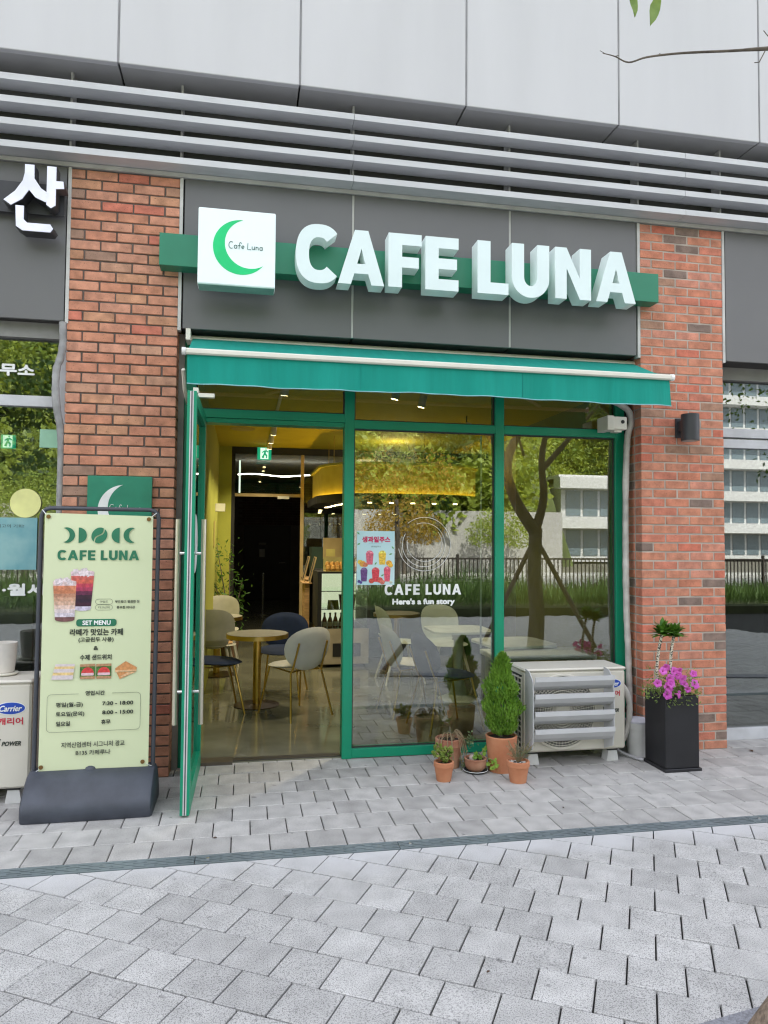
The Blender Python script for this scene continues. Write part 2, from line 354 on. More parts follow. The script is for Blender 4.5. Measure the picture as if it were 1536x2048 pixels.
def word(name, s, x0, x1, z0, z1, m, parent, y, depth=.001, gap=.10, space=.32):
    """whole word from glyph() as one mesh, fitted to a rectangle"""
    ps = []; x = 0
    for ch in s:
        if ch == ' ': x += space; continue
        g, wd = glyph(ch); ps += [[(p[0]+x, p[1]) for p in q] for q in g]; x += wd+gap
    x -= gap; k = (x1-x0)/x
    return flat(name, [[(x0+p[0]*k, z0+p[1]*(z1-z0)) for p in q] for q in ps], m, parent, y, depth)
_tc = {}
def text(name, s, x0, x1, zc, m, parent, y, h=None, bold=0.0, shear=0.0, slope=0.0, depth=0.0):
    """lettering facing -Y, spanning x0..x1, centred on height zc; bold by stacked offset copies"""
    cu = bpy.data.curves.new('tmp', 'FONT'); cu.body = s; cu.size = 1; cu.shear = shear; cu.resolution_u = 3
    t = bpy.data.objects.new('tmp', cu); col.objects.link(t); bpy.context.view_layer.update()
    me = bpy.data.meshes.new_from_object(t.evaluated_get(bpy.context.evaluated_depsgraph_get()))
    bpy.data.objects.remove(t); bpy.data.curves.remove(cu)
    n = len(me.vertices)
    if n == 0: return None
    co = np.empty(n*3); me.vertices.foreach_get('co', co); co = co.reshape(-1, 3)
    mn, mxv = co.min(0), co.max(0); k = (x1-x0)/(mxv[0]-mn[0]); kz = k if h is None else h/(mxv[1]-mn[1])
    P = np.stack([x0+(co[:, 0]-mn[0])*k, np.full(n, y), zc+(co[:, 1]-(mn[1]+mxv[1])/2)*kz], 1)
    P[:, 2] += (P[:, 0]-x0)*slope
    F = [list(p.vertices) for p in me.polygons]; bpy.data.meshes.remove(me)
    offs = [(0, 0)]
    if bold: offs = [(0, 0), (bold, 0), (-bold, 0), (0, bold), (0, -bold), (bold*.7, bold*.7), (-bold*.7, -bold*.7), (bold*.7, -bold*.7), (-bold*.7, bold*.7)]
    b = MB()
    for i, (dx, dz) in enumerate(offs):
        q = P.copy(); q[:, 0] += dx; q[:, 2] += dz; q[:, 1] -= i*.00012; b.add(q.tolist(), F)
    mm = bpy.data.meshes.new(name); mm.from_pydata(b.v, [], b.f); mm.materials.append(m); mm.update()
    return obj(name, mm, parent)
def strokes(name, lines, r, m, parent, y, slope=0.0):
    b = MB()
    for L in lines: b.tube([(p[0], y, p[1]) for p in L], r, 5)
    return b.build(name, m, parent)
# hand-written "Cafe Luna" single-stroke letters on a unit grid (x, z)
def handwritten(name, x0, x1, z0, h, m, parent, y, r):
    A = lambda cx, cz, rx, rz, a0, a1, n=10: arc(cx, cz, rx, rz, a0, a1, n)
    L = [A(.42, .5, .36, .5, 50, 300, 16),                                              # C
         A(1.05, .27, .2, .25, 30, 360, 14)+[(1.27, .5), (1.26, .05)],                  # a
         A(1.80, .72, .17, .22, 20, 150, 8)+[(1.62, .5), (1.58, -.05)], [(1.42, .48), (1.82, .5)],   # f
         [(1.98, .25), (2.36, .3)]+A(2.17, .27, .19, .22, 10, 310, 12),                 # e
         [(2.92, .95), (2.86, .02), (3.4, .0)],                                         # L
         [(3.55, .5), (3.55, .15), (3.68, .0), (3.86, .12), (3.9, .5), (3.93, .02)],    # u
         [(4.15, .02), (4.13, .5)], [(4.14, .32), (4.3, .48), (4.45, .42), (4.5, .02)],  # n
         A(4.9, .25, .19, .24, 30, 360, 14)+[(5.1, .48), (5.12, .02)]]                  # a
    k = (x1-x0)/5.1
    return strokes(name, [[(x0+p[0]*k, z0+p[1]*h) for p in q] for q in L], r, m, parent, y)
def rrect(x0, x1, z0, z1, r, n=6):
    r = min(r, (x1-x0)/2-1e-5, (z1-z0)/2-1e-5)
    return arc(x1-r, z1-r, r, r, 0, 90, n)+arc(x0+r, z1-r, r, r, 90, 180, n)+arc(x0+r, z0+r, r, r, 180, 270, n)+arc(x1-r, z0+r, r, r, 270, 360, n)
def leaf_cloud(name, pts, nrm, L, W, m, parent=None, jit=.5, **kw):
    """many leaf-shaped quads; pts (n,3), nrm (n,3) leaf direction, L,W sizes (arrays or scalars)"""
    pts = np.asarray(pts, float); n = len(pts); d = np.asarray(nrm, float)+rng.normal(0, jit, (n, 3))
    d /= np.linalg.norm(d, axis=1, keepdims=True)+1e-9
    s = np.cross(d, rng.normal(0, 1, (n, 3))); s /= np.linalg.norm(s, axis=1, keepdims=True)+1e-9
    L = np.broadcast_to(np.asarray(L, float), (n,))[:, None]*rng.uniform(.6, 1.25, (n, 1)); W = np.broadcast_to(np.asarray(W, float), (n,))[:, None]*rng.uniform(.7, 1.2, (n, 1))
    v = np.stack([pts, pts+d*L*.45+s*W*.5, pts+d*L, pts+d*L*.45-s*W*.5], 1).reshape(-1, 3)
    me = bpy.data.meshes.new(name); me.vertices.add(4*n); me.loops.add(4*n); me.polygons.add(n)
    me.vertices.foreach_set('co', v.ravel()); me.loops.foreach_set('vertex_index', np.arange(4*n))
    me.polygons.foreach_set('loop_start', np.arange(n)*4); me.polygons.foreach_set('loop_total', np.full(n, 4))
    me.materials.append(m); me.update(calc_edges=True)
    return obj(name, me, parent, **kw)
def sphere_pts(n, c, r, sq=(1, 1, 1), shell=.6):
    d = rng.normal(0, 1, (n, 3)); d /= np.linalg.norm(d, axis=1, keepdims=True)
    rr = r*(shell+(1-shell)*rng.random((n, 1))**.5); return np.asarray(c)+d*rr*np.asarray(sq), d

# ================================================================ THE LARGE STRUCTURE
GY = .20                                                    # plane of the shop front frames
# ---- ground
g = MB().box(-200, 200, -200, 40, -1.2, -.062).build('ground', mat('ground_earth', (.16, .15, .12), .95), kind='structure')
# upper pavement: square pavers in rows parallel to the shop front
pv = MB().box(-6, 11, -1.238, .34, -.06, -.012).build('pavement', mat('joint_sand', (.04, .037, .033), .95), kind='structure')
PW, PD = .1935, .2075
def paver_mesh(name, w_, d, m, ch=.0035, h=.05):
    b = MB().box(-w_/2, w_/2, -d/2, d/2, -h, 0, 0, ch); me = bpy.data.meshes.new(name); me.from_pydata(b.v, [], b.f); me.materials.append(m); me.update()
    import bmesh
    bm = bmesh.new(); bm.from_mesh(me); bmesh.ops.recalc_face_normals(bm, faces=bm.faces); bm.to_mesh(me); bm.free(); return me
pm = paver_mesh('paver', PW-.0055, PD-.0055, PAV_U)
cells = []
for r in range(7):
    y = -1.238+PD*(r+.5)
    for i in range(-32, 58):
        x = .135+PW*(i+(.5 if r % 2 else 0))+PW/2
        if -6 < x < 11: cells.append((x, y))
inview = sorted([c_ for c_ in cells if -.75 < c_[0] < 5.9], key=lambda c_: (c_[0]-1.14)**2+(c_[1]+4.96)**2)[:290]
ins = set(inview); rest = MB()
for (x, y) in cells:
    if (x, y) in ins:
        o = obj('paver', pm, pv, (x, y, random.uniform(-.0015, .0015)), (random.uniform(-.004, .004), random.uniform(-.004, .004), random.uniform(-.006, .006)))
    else: rest.box(x-PW/2+.002, x+PW/2-.002, y-PD/2+.002, y+PD/2-.002, -.05, 0, 0, .003)
o = rest.build('paving_stones', PAV_U, pv); o['kind'] = 'stuff'
# last strip of pavers under the frames
b = MB()
for i in range(-30, 56):
    x = .135+PW*(i+.5)+PW/2
    b.box(x-PW/2+.002, x+PW/2-.002, .218, .33, -.05, .0, 0, .003)
o = b.build('edge_stones', PAV_U, pv); o['kind'] = 'stuff'
# lower forecourt: pavers laid diagonally
fc = MB().box(-14, 18, -9.2, -1.345, -.06, -.014).build('forecourt', mat('joint_dark', (.018, .017, .016), .95), kind='structure')
A = R(-30.7); ux, uy = Vector((math.cos(A), math.sin(A))), Vector((-math.sin(A), math.cos(A)))
PQ = .1985; PR = .1955
pm2 = paver_mesh('paver', PQ-.0062, PR-.0062, PAV_D, .003)
cells = []
base = Vector((.72, -2.212))
for j in range(-60, 60):
    for i in range(-80, 80):
        c_ = base+ux*(PQ*(i+.5+(.5 if j % 2 else 0)))+uy*(PR*(j+.5))
        if -13.8 < c_.x < 17.8 and -9.1 < c_.y < -1.345+.135: cells.append((c_.x, c_.y))
def seen(c_): return c_[1] > -3.25 and c_[1] < -1.5 and -.55-.1*(-1.3-c_[1]) < c_[0] < 4.4-(-1.3-c_[1])*.85
iv = sorted([c_ for c_ in cells if seen(c_)], key=lambda c_: (c_[0]-1.14)**2+(c_[1]+4.96)**2)[:290]; ins = set(iv)
rest = MB()
hw, hd = PQ/2-.0031, PR/2-.0031
for (x, y) in cells:
    if (x, y) in ins:
        obj('paver', pm2, fc, (x, y, random.uniform(-.002, .0015)), (random.uniform(-.005, .005), random.uniform(-.005, .005), A+random.uniform(-.008, .008)))
    elif y < -1.48 and (x-1)**2+(y+3)**2 < 90:
        rest.add([(x+ux.x*a*hw+uy.x*b_*hd, y+ux.y*a*hw+uy.y*b_*hd, z) for z in (-.05, 0) for a, b_ in ((-1, -1), (1, -1), (1, 1), (-1, 1))],
                 [(4, 5, 6, 7), (0, 1, 5, 4), (1, 2, 6, 5), (2, 3, 7, 6), (3, 0, 4, 7)])
    elif y >= -1.48:
        Q0 = [(x+ux.x*a*hw+uy.x*b_*hd, y+ux.y*a*hw+uy.y*b_*hd) for a, b_ in ((-1, -1), (1, -1), (1, 1), (-1, 1))]; P = []
        for i in range(4):                                    # cut along the drain edge
            p, q = Q0[i], Q0[(i+1) % 4]; ip, iq = p[1] <= -1.347, q[1] <= -1.347
            if ip: P.append(p)
            if ip != iq: t_ = (-1.347-p[1])/(q[1]-p[1]); P.append((p[0]+(q[0]-p[0])*t_, -1.347))
        if len(P) < 3: continue
        n = len(P); rest.add([(*p, -.05) for p in P]+[(*p, 0) for p in P], [tuple(range(n, 2*n))]+[(i, (i+1) % n, n+(i+1) % n, n+i) for i in range(n)])
me = bpy.data.meshes.new('paving_stones'); me.from_pydata(rest.v, [], rest.f); me.materials.append(PAV_D); me.update(); o = obj('paving_stones', me, fc); o['kind'] = 'stuff'
# dark granite border of the tree pit, at the corner
t = thing('granite_kerb', 'grey granite border stones at the foot of the wooden stake', 'kerb stone', (0, 0, 0))
GR = mat('granite', (.22, .225, .25), .8, var=.25, scale=120, bump=.2, bscale=200)
for k in range(8):
    MB().box(-.29, .29, -.1, .1, -.04, .012, 0, .004).build('stone', GR, t, loc=(2.875+.585*k*.985, -2.865+.585*k*.17, 0), rot=(0, 0, .172))
# ---- drain
t = thing('drain_channel', 'long grey slotted metal drain cover running across the paving', 'drain', (0, 0, 0))
for k in range(-5, 11):
    x0 = .935+k*1.0; b = MB(); 
    if x0 > 8: break
    y0, y1 = -1.34, -1.243
    # bars between three rows of slots
    ys = [y0, y0+.016, y0+.023, y0+.034, y0+.041, y0+.052, y0+.059, y0+.070, y0+.077, y1]
    for q in range(0, 10, 2): b.box(x0+.002, x0+.998, ys[q], ys[q+1], -.02, .001)
    for q, off in ((1, 0), (3, .05), (5, 0), (7, .05)):
        for s in range(11):
            a = x0+s*.1+off-.02
            if a < x0+.97: b.box(max(a, x0+.002), min(a+.036, x0+.998), ys[q], ys[q+1], -.02, .0005)
    o = b.build('grate', DRAIN, t)
    MB().lathe([(.0, .001), (.009, .001), (.0085, .005), (0.001, .0055)], x0+.06, -1.29, 12).build('bolt', STEELW, o)
MB().box(-5, 9, -1.345, -1.238, -.06, -.03).build('trough', DARK, t)

# ---- brick pillars
def brick_pillar(name, label, X, bm_, mm, gap_side, rec=.008):
    t = thing(name, label, 'pillar', (X, 0, 0))
    C = .067; H = 59
    MB().box(rec, .69-rec, rec, .33, -.03, H*C-.004).build('mortar', mm, t)
    def bmsh(nm, wx, wy):
        b = MB().box(0, wx, 0, wy, 0, .0565, 0, .003); me = bpy.data.meshes.new('brick'); me.from_pydata(b.v, [], b.f); me.materials.append(bm_); me.update()
        import bmesh
        q = bmesh.new(); q.from_mesh(me); bmesh.ops.recalc_face_normals(q, faces=q.faces); q.to_mesh(me); q.free(); return me
    F, Hh, HS, S9 = bmsh('f', .189, .09), bmsh('h', .089, .09), bmsh('hs', .089, .189), bmsh('s', .09, .089)
    cnt = 0
    side = MB()
    for k in range(H):
        z = k*C+.0035; odd = (k % 2 == 0)             # odd rows start with a half brick on the left
        xs = [(0, .089)]+[(.1+.2*i, .189) for i in range(3)] if odd else [(.2*i, .189) for i in range(3)]+[(.6, .089)]
        for (x, wd) in xs:
            j = lambda s: random.uniform(-s, s)
            obj('brick', F if wd > .1 else Hh, t, (x+j(.0012), j(.0015), z+j(.0008)), (j(.004), j(.004), j(.004)))
        for xx in ((0.0, .09) if gap_side == 'l' else (.6, .69)):
            pass
        # return side bricks (deeper in), as joined pieces
        x0, x1 = (0, .09) if gap_side == 'l' else (.60, .69)
        for (ya, yb) in (((.1, .19), (.2, .32)) if odd else ((.1, .289), (.299, .33))):
            side.box(x0+random.uniform(-.001, .001), x1, ya+.004, yb-.003, z, z+.0565, 0, .002)
    # individually coloured return bricks
    sb = side
    n = len(sb.f)//26
    for i in range(n):
        vs_ = sb.v[i*24:(i+1)*24]; b = MB(); b.add(vs_, [[q-i*24 for q in f] for f in sb.f[i*26:(i+1)*26]])
        me = bpy.data.meshes.new('brick'); me.from_pydata(b.v, [], b.f); me.materials.append(bm_); me.update()
        if i < 60 or True: obj('return_brick', me, t)
    return t
brick_pillar('brick_pillar', 'red and orange brick pillar with dark mortar behind the banner stand', 0, BR_L, MORT_L, 'r')
XR = .6875+3.3572
brick_pillar('brick_pillar', 'brick pillar with pale mortar and wall lamp beside the black planter', XR, BR_R, MORT_R, 'l', .0035)

# ---- big facade panels
bd = thing('building_facade', 'pale grey metal panel facade above the shop louvres', 'building', (0, 0, 0))
xs = [.302+1.1665*k for k in range(-5, 10)]
for i in range(len(xs)-1):
    MB().box(xs[i]+.006, xs[i+1]-.006, -.145, -.10, 4.6, 7.4, 0, .004).build('panel', PANEL, bd)
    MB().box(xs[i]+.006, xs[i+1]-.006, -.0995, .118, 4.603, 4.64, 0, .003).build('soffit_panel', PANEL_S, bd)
    MB().box(xs[i]+.006, xs[i+1]-.006, -.145, -.10, 7.412, 10.2).build('panel', PANEL, bd)
    MB().box(xs[i]+.006, xs[i+1]-.006, -.145, -.10, 10.212, 13).build('panel', PANEL, bd)
for x in xs[1:-1]: MB().box(x-.0055, x+.0055, -.1425, -.126, 4.602, 13).build('sealant', mat('panel_sealant', (.24, .24, .25), .8), bd)
MB().box(xs[0]-8, xs[-1]+8, -.125, .94, 4.67, 13.0).build('backing', mat('joint_grey', (.28, .28, .29), .7), bd)
MB().box(-22, 26, .95, 16, 3.05, 13.2).build('upper_mass', mat('concrete_wall', (.45, .45, .45), .9), bd)  # unseen upper storeys, sized to block the sun and shade the forecourt
MB().box(-22, 26, .119, .135, 4.0, 4.66).build('louvre_backing', FASCIA_D, bd)
MB().box(-22, 26, .136, .96, 3.96, 4.60).build('wall', DARK, bd)
# ---- louvres
lv = thing('louvre_screen', 'four long horizontal grey louvre blades under the facade panels', 'louvres', (0, 0, 0))
for k, z in enumerate((3.984, 4.128, 4.270, 4.414)):
    for (a, b_) in ((-5, -1.2), (-1.197, 1.84), (1.843, 4.343), (4.346, 9)):
        MB().prism([(-.133, z), (-.133, z+.041), (-.12, z+.045), (-.003, z+.045), (-.003, z+.003), (-.02, z)], a, b_, 'x').build('blade', BLADE, lv)
for x in (-.008, .692, 1.857, 3.013, 4.04, 4.737, 5.9, -1.2):
    MB().box(x-.007, x+.007, .012, .115, 3.99, 4.598).build('mullion', PANEL_S, lv)
MB().box(-5, 9, -.012, .02, 3.955, 3.983).build('trim', SILICONE, lv)
# ---- grey fascias (signboards backing)
def fascia(name, label, x0, x1, joints):
    t = thing(name, label, 'fascia', (0, 0, 0)); e = [x0]+joints+[x1]
    for i in range(len(e)-1):
        MB().box(e[i]+.008, e[i+1]-.008, 0, .02, 2.94, 3.952, 0, .002).build('panel', FASCIA, t)
        MB().box(e[i]+.008, e[i+1]-.008, .0205, .19, 2.94, 2.955).build('underside', FASCIA_D, t)
    for x in joints: MB().box(x-.0075, x+.0075, .004, .03, 2.945, 3.95).build('joint', SILICONE, t)
    MB().box(x0+.002, x1-.002, .022, .19, 2.956, 3.95).build('backing', DARK, t)
    return t
fascia('signboard_wall', 'dark grey metal panels behind the white cafe letters', .7135, 4.02, [1.86, 3.013])
fascia('signboard_wall', 'grey metal panel behind the Korean letter left of the pillar', -4, -.012, [-1.2, -2.4])
fascia('signboard_wall', 'plain grey metal panel right of the brick pillar', XR+.712, 9, [5.9, 7.1])
for i, x in enumerate((.70, 4.032, -.002, XR+.70)):
    tag(MB().box(x-.0105, x+.0105, -.004, .05, 2.925, 3.952).build('metal_trim', mat('trim_pale', (.52, .52, .50), .5)),
        ['pale vertical trim strip on the right edge of the left brick pillar', 'pale vertical trim strip on the left edge of the right brick pillar', 'pale trim strip left of the left brick pillar top', 'pale trim strip on the right edge of the right brick pillar'][i], 'trim')

# ---- cafe shop front
sf = thing('shop_front', 'green framed glass cafe front with open doorway', 'shop front', (0, 0, 0))
def bar(n, x0, x1, y0, y1, z0, z1, m=GREEN, c=.002): return MB().box(x0, x1, y0, y1, z0, z1, 0, c).build(n, m, sf)
F0, F1 = GY, GY+.10
bar('jamb', .728, .805, F0-.02, F1, 0, 2.94)
bar('mullion', 1.842, 1.912, F0, F1, 0.0, 2.94)
bar('mullion', 2.974, 3.043, F0, F1, 0.0, 2.94)
bar('jamb', 3.945, 4.02, F0, F1, 0, 2.94)
bar('transom', .805, 1.842, F0, F1, 2.385, 2.445)
bar('transom', 1.912, 2.974, F0, F1, 2.345, 2.405)
bar('transom', 3.043, 3.945, F0, F1, 2.345, 2.405)
bar('door_head', .805, 1.842, F0+.012, F1+.03, 2.352, 2.384)
bar('sill_rail', 1.912, 2.974, F0, F1, 0.005, .068); bar('sill_rail', 3.043, 3.945, F0, F1, 0.005, .068)
bar('head_rail', .805, 3.945, F0, F1, 2.84, 2.94)
MB().box(.69, .728, F0-.05, F1, 0, 2.94).build('sealant', mat('beige_render', (.33, .31, .28), .9), sf)
MB().box(4.02, 4.06, F0, F1, 0, 2.94).build('sealant', DARK, sf)
for (a, b_, z0, z1) in ((1.912, 2.974, .068, 2.345), (3.043, 3.945, .068, 2.345), (.805, 1.842, 2.445, 2.84), (1.912, 2.974, 2.405, 2.84), (3.043, 3.945, 2.405, 2.84)):
    MB().box(a+.001, b_-.001, F0+.035, F0+.041, z0+.001, z1-.001).build('pane', GLASS, sf)
    # thin dark gasket
    q = MB()
    for (p0, p1, r0, r1) in ((a, a+.01, z0, z1), (b_-.01, b_, z0, z1), (a+.01, b_-.01, z0, z0+.01), (a+.01, b_-.01, z1-.01, z1)): q.box(p0, p1, F0+.028, F0+.034, r0, r1)
    q.build('gasket', FASCIA_D, sf)
MB().box(2.872, 2.884, F0+.043, F0+.05, .75, 2.33).build('blind_cord', mat('cord', (.3, .36, .33), .6), sf)
MB().box(.81, 1.09, F0-.005, F1+.02, 0.0, .022).build('floor_spring', mat('floor_plate', (.12, .10, .08), .5, metal=.4), sf)
MB().box(1.09, 1.842, F0+.045, F1+.02, 0.0, .014).build('threshold', mat('threshold', (.05, .045, .04), .5), sf)
# ---- open door (swung out to the street)
dr = thing('glass_door', 'open green framed glass door swung out with long steel handles', 'door', (.853, .165, .012), R(-90.6))
# local frame: x runs from hinge to free edge, y thickness
DW, DT, DH = .905, .052, 2.365
def dbar(n, *a, m=GREEN, c=.002): return MB().box(*a, 0, c).build(n, m, dr)
dbar('stile', 0, .065, -DT/2, DT/2, 0, DH); dbar('stile', DW-.065, DW, -DT/2, DT/2, 0, DH)
dbar('rail', .065, DW-.065, -DT/2, DT/2, 0, .12); dbar('rail', .065, DW-.065, -DT/2, DT/2, DH-.075, DH)
MB().box(.066, DW-.066, -.004, .004, .121, DH-.076).build('pane', GLASSI, dr)
MB().box(DW-.002, DW+.003, -.0035, .0035, .004, DH-.004).build('brush_seal', mat('seal', (.10, .10, .11), .9), dr)
MB().box(DW-.001, DW+.002, -.010, .010, .003, DH-.003).build('edge_strip', mat('edge_alu', (.62, .62, .62), .5), dr)
for s in (-1, 1):
    hd_ = MB().tube([(DW-.10, s*.072, .475), (DW-.10, s*.072, 1.64)], .0145, 12).build('handle', STEEL, dr, smooth=40)
    for z in (.66, 1.445): MB().tube([(DW-.10, s*.026, z), (DW-.10, s*.059, z)], .009, 10).build('standoff', STEELW, hd_, smooth=40)
# round white sticker on the room side of the glass
MB().lathe([(.001, 0), (.178, 0), (.178, .001), (.001, .001)], 0, 0, 32).build('round_sticker', INKW, dr, loc=(.56, .0065, 1.50), rot=(R(-90), 0, 0))
tag(MB().box(.83, .86, -.47, -.33, 2.39, 2.45).box(.845, .955, -.47, -.43, 2.395, 2.418).build('door_closer', CREAM), 'small cream door closer arm at the top of the open door', 'door closer')
# ---- shops left and right
def side_shop(name, label, x0, x1, y, zs, jx, kick, m):
    t = thing(name, label, 'shop front', (0, 0, 0)); W_ = mat('white_frame', (.52, .53, .56), .45)
    for (a, b_) in zs: MB().box(x0, x1, y, y+.08, a, b_, 0, .002).build('rail', W_, t)
    for x in jx: MB().box(x-.03, x+.03, y+.001, y+.079, 0, 2.9).build('mullion', W_, t)
    MB().box(x0, x1, y+.03, y+.036, 0.09, 2.88).build('pane', m, t)
    MB().box(x0, x1, y-.02, y+.08, 2.84, 2.94).build('head', mat('head_grey', (.25, .25, .24), .6), t)
    return t
side_shop('neighbour_shop_front', 'office window left of the brick pillar with stickers on the glass', -4, -.0, .10, [(2.395, 2.465), (0, .09)], [-.03, -1.9], 0, GLASS)
side_shop('neighbour_shop_front', 'dark glass shop window right of the brick pillar', XR+.69, 9, .20, [(2.385, 2.455), (2.30, 2.37), (.0, .09)], [6.4], 0, GLASSD)

# ================================================================ CAFE INTERIOR
ro = thing('cafe_room', 'cafe interior with yellow walls and polished concrete floor', 'room', (0, 0, 0))
CZ = 2.925
MB().box(.30, 9.0, F0+.04, 20, -.05, .008).build('floor', CONC, ro)
MB().box(.60, .775, F1+.001, 6.0, .008, CZ).build('wall', YWALL, ro)
MB().box(.60, .955, 6.001, 6.15, .008, CZ+.5).build('wall', YWALL, ro)
MB().box(.30, 9.2, F1+.001, 6.15, CZ, CZ+.08).build('ceiling', YCEIL, ro)
# right wall: starts near the third window and runs back
MB().box(4.45, 4.6, F1+.001, 3.6, .008, CZ).build('wall', mat('yellow_wall_darkened', (.20, .21, .06), .8, var=.05), ro)  # yellow wall colour darkened here to tone down its lit look behind the glass
MB().box(4.6, 7.2, 3.6, 3.75, .008, CZ).build('wall', YWALL, ro)
MB().box(7.0, 7.2, 3.75, 6.1, .008, CZ).build('wall', YWALL, ro)
MB().box(4.021, 4.6, F1-.02, F1+.0005, .0, CZ).build('wall', DARK, ro)
# glazed partition at the back
pt = thing('glass_partition', 'tall glazed partition with brass coloured frame at the back of the cafe', 'partition', (0, 0, 0))
BRF = mat('brass_frame', (.45, .33, .16), .45)
for x, w_ in ((.955, .05), (1.972, .05)): MB().box(x, x+w_, 6.0, 6.06, .01, CZ).build('post', BRF if x > 1.5 else DARK, pt)
for x in (3.1, 4.2, 5.3, 6.4): MB().box(x, x+.05, 6.0, 6.06, .01, CZ).build('post', DARK, pt)
MB().box(1.005, 1.97, 6.0, 6.06, 2.19, 2.235).build('transom', BRF, pt)
MB().box(.955, 7, 5.995, 6.065, CZ-.10, CZ-.001).build('head', DARK, pt)
MB().box(1.005, 1.97, 6.028, 6.034, 2.24, CZ-.1).build('pane', GLASSI, pt)
MB().box(2.03, 7, 6.028, 6.034, .05, CZ-.1).build('pane', GLASSI, pt)
MB().box(1.63, 1.80, 5.96, 6.0, 2.16, 2.20).build('closer', CREAM, pt)
MB().box(1.06, 1.085, 5.98, 6.0, 2.24, 2.72).build('light_strip', mat('cool_strip', (.6, .7, .6), .5, emit=(.7, .9, .75), estr=.35), pt)
# corridor beyond
co = thing('corridor', 'dark corridor with brick wall and black door beyond the partition', 'corridor', (0, 0, 0))
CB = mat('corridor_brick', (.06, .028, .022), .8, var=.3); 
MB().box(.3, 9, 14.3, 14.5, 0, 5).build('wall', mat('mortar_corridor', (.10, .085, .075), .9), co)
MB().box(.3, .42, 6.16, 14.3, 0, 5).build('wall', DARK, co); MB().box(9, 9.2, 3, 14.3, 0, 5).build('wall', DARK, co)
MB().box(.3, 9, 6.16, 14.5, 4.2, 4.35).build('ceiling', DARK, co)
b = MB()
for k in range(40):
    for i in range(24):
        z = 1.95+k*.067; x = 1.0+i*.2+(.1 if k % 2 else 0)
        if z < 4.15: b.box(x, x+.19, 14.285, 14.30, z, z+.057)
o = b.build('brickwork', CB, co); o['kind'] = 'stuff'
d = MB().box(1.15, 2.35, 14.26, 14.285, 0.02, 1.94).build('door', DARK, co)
MB().box(1.53, 1.72, 14.25, 14.258, 1.44, 1.49).build('door_sign', mat('door_sign', (.18, .18, .15), .6), d)
MB().box(1.55, 1.69, 14.25, 14.258, 1.12, 1.33).build('notice', mat('notice', (.35, .35, .33), .6), d)
MB().tube([(2.05, 14.22, .97), (2.22, 14.22, .97)], .02, 8).build('handle', STEELW, d)
t = thing('bollard', 'slim steel bollard standing on the dark corridor floor', 'bollard', (1.554, 10.5, 0))
MB().lathe([(.0, .01), (.16, .01), (.16, .03), (.03, .04), (.03, .85), (.0, .88)], 0, 0, 16).build('post', STEELW, t)
t = thing('strip_light', 'long thin wavy strip light hanging in the corridor beyond the partition', 'ceiling light', (0, 0, 0))
MB().tube([(1.02+.16*i, 9.0, 2.78+.02*math.sin(i*.9)) for i in range(12)], .012, 6).build('tube', mat('strip_white', (.8, .8, .8), .5, emit=(1, .93, .8), estr=6), t)
# exit sign
def exit_sign(name, label, x, y, z, w_, h, dim=1.0, group=None):
    t = thing(name, label, 'exit sign', (x, y, z)); G = mat('exit_green', (.0, .35, .18), .5, emit=(.02, .75, .42), estr=.12)
    W2 = mat('exit_white', (.7, .9, .8), .5, emit=(.7, 1, .85), estr=.30)
    MB().box(-w_/2, w_/2, 0, .03, -h/2, h/2).build('panel', G, t)
    k = h
    P = [[(-.16, -.36), (-.05, -.38), (.02, -.12), (.14, -.22), (.12, -.38), (.22, -.38), (.24, -.15), (.10, .02), (.14, .16), (.26, .08), (.32, .14), (.16, .28), (-.02, .24), (-.20, .10), (-.16, .04), (-.02, .12), (-.08, -.08), (-.22, -.30)]]
    flat('white_field', [[(-.32*k, -.45*k), (.32*k, -.45*k), (.32*k, .45*k), (-.32*k, .45*k)]], W2, t, -.004, .003)
    flat('running_figure', [[(p[0]*k, p[1]*k) for p in P[0]]], G, t, -.008, .003)
    MB().lathe([(0, 0), (.055*k, 0), (.055*k, .003), (0, .003)], 0, 0, 12).build('figure_head', G, t, loc=(.12*k, -.009, .36*k), rot=(R(90), 0, 0))
    return t
exit_sign('exit_sign', 'lit green exit sign hanging in front of the partition', 1.42, 5.72, 2.80, .20, .18)
# track lights
tk = thing('lighting_track', 'ceiling track running back into the cafe', 'lighting track', (1.47, 0, 0))
MB().box(-.015, .015, .9, 5.4, CZ-.022, CZ-.001).build('rail', CREAM, tk)
HOT = mat('lamp_hot', (1, .9, .6), .5, emit=(1, .80, .38), estr=7)
HOT2 = mat('lamp_warm', (1, .9, .6), .5, emit=(1, .72, .28), estr=9)
def spot(name, label, x, y, z, rot, group='track spot lights on the ceiling', power=8):
    t = thing(name, label, 'spot light', (x, y, z), 0, group)
    o = MB().lathe([(.0, .11), (.03, .11), (.034, .10), (.034, .0), (.030, -.002), (.030, .004), (0, .004)], 0, 0, 16).build('lamp_housing', CREAM, t, rot=rot, smooth=40)
    MB().lathe([(0, -.003), (.029, -.003), (.029, .003), (0, .003)], 0, 0, 16).build('bulb', HOT, t, rot=rot)
    MB().tube([(0, 0, .08), (0, 0, CZ-.02-z)], .006, 6).build('stem', DARK, t)
    if power:
        l = bpy.data.lights.new('spot_light', 'SPOT'); l.energy = power*1.9; l.color = (1, .86, .58); l.spot_size = R(110); l.spot_blend = .6; l.shadow_soft_size = .03
        lo = bpy.data.objects.new('spot_lamp', l); col.objects.link(lo); lo.parent = t; lo.location = (0, 0, -.02); lo.rotation_euler = rot
    return t
names = ['first', 'second', 'third', 'fourth', 'fifth']
for i, y in enumerate((1.35, 3.0, 3.75, 4.5, 5.1)):
    spot('track_spot', f'warm ceiling spot light on the track, {names[i]} from the doorway', 1.47, y, 2.79, (R(12), R(4), 0), power=0 if i == 0 else 12)
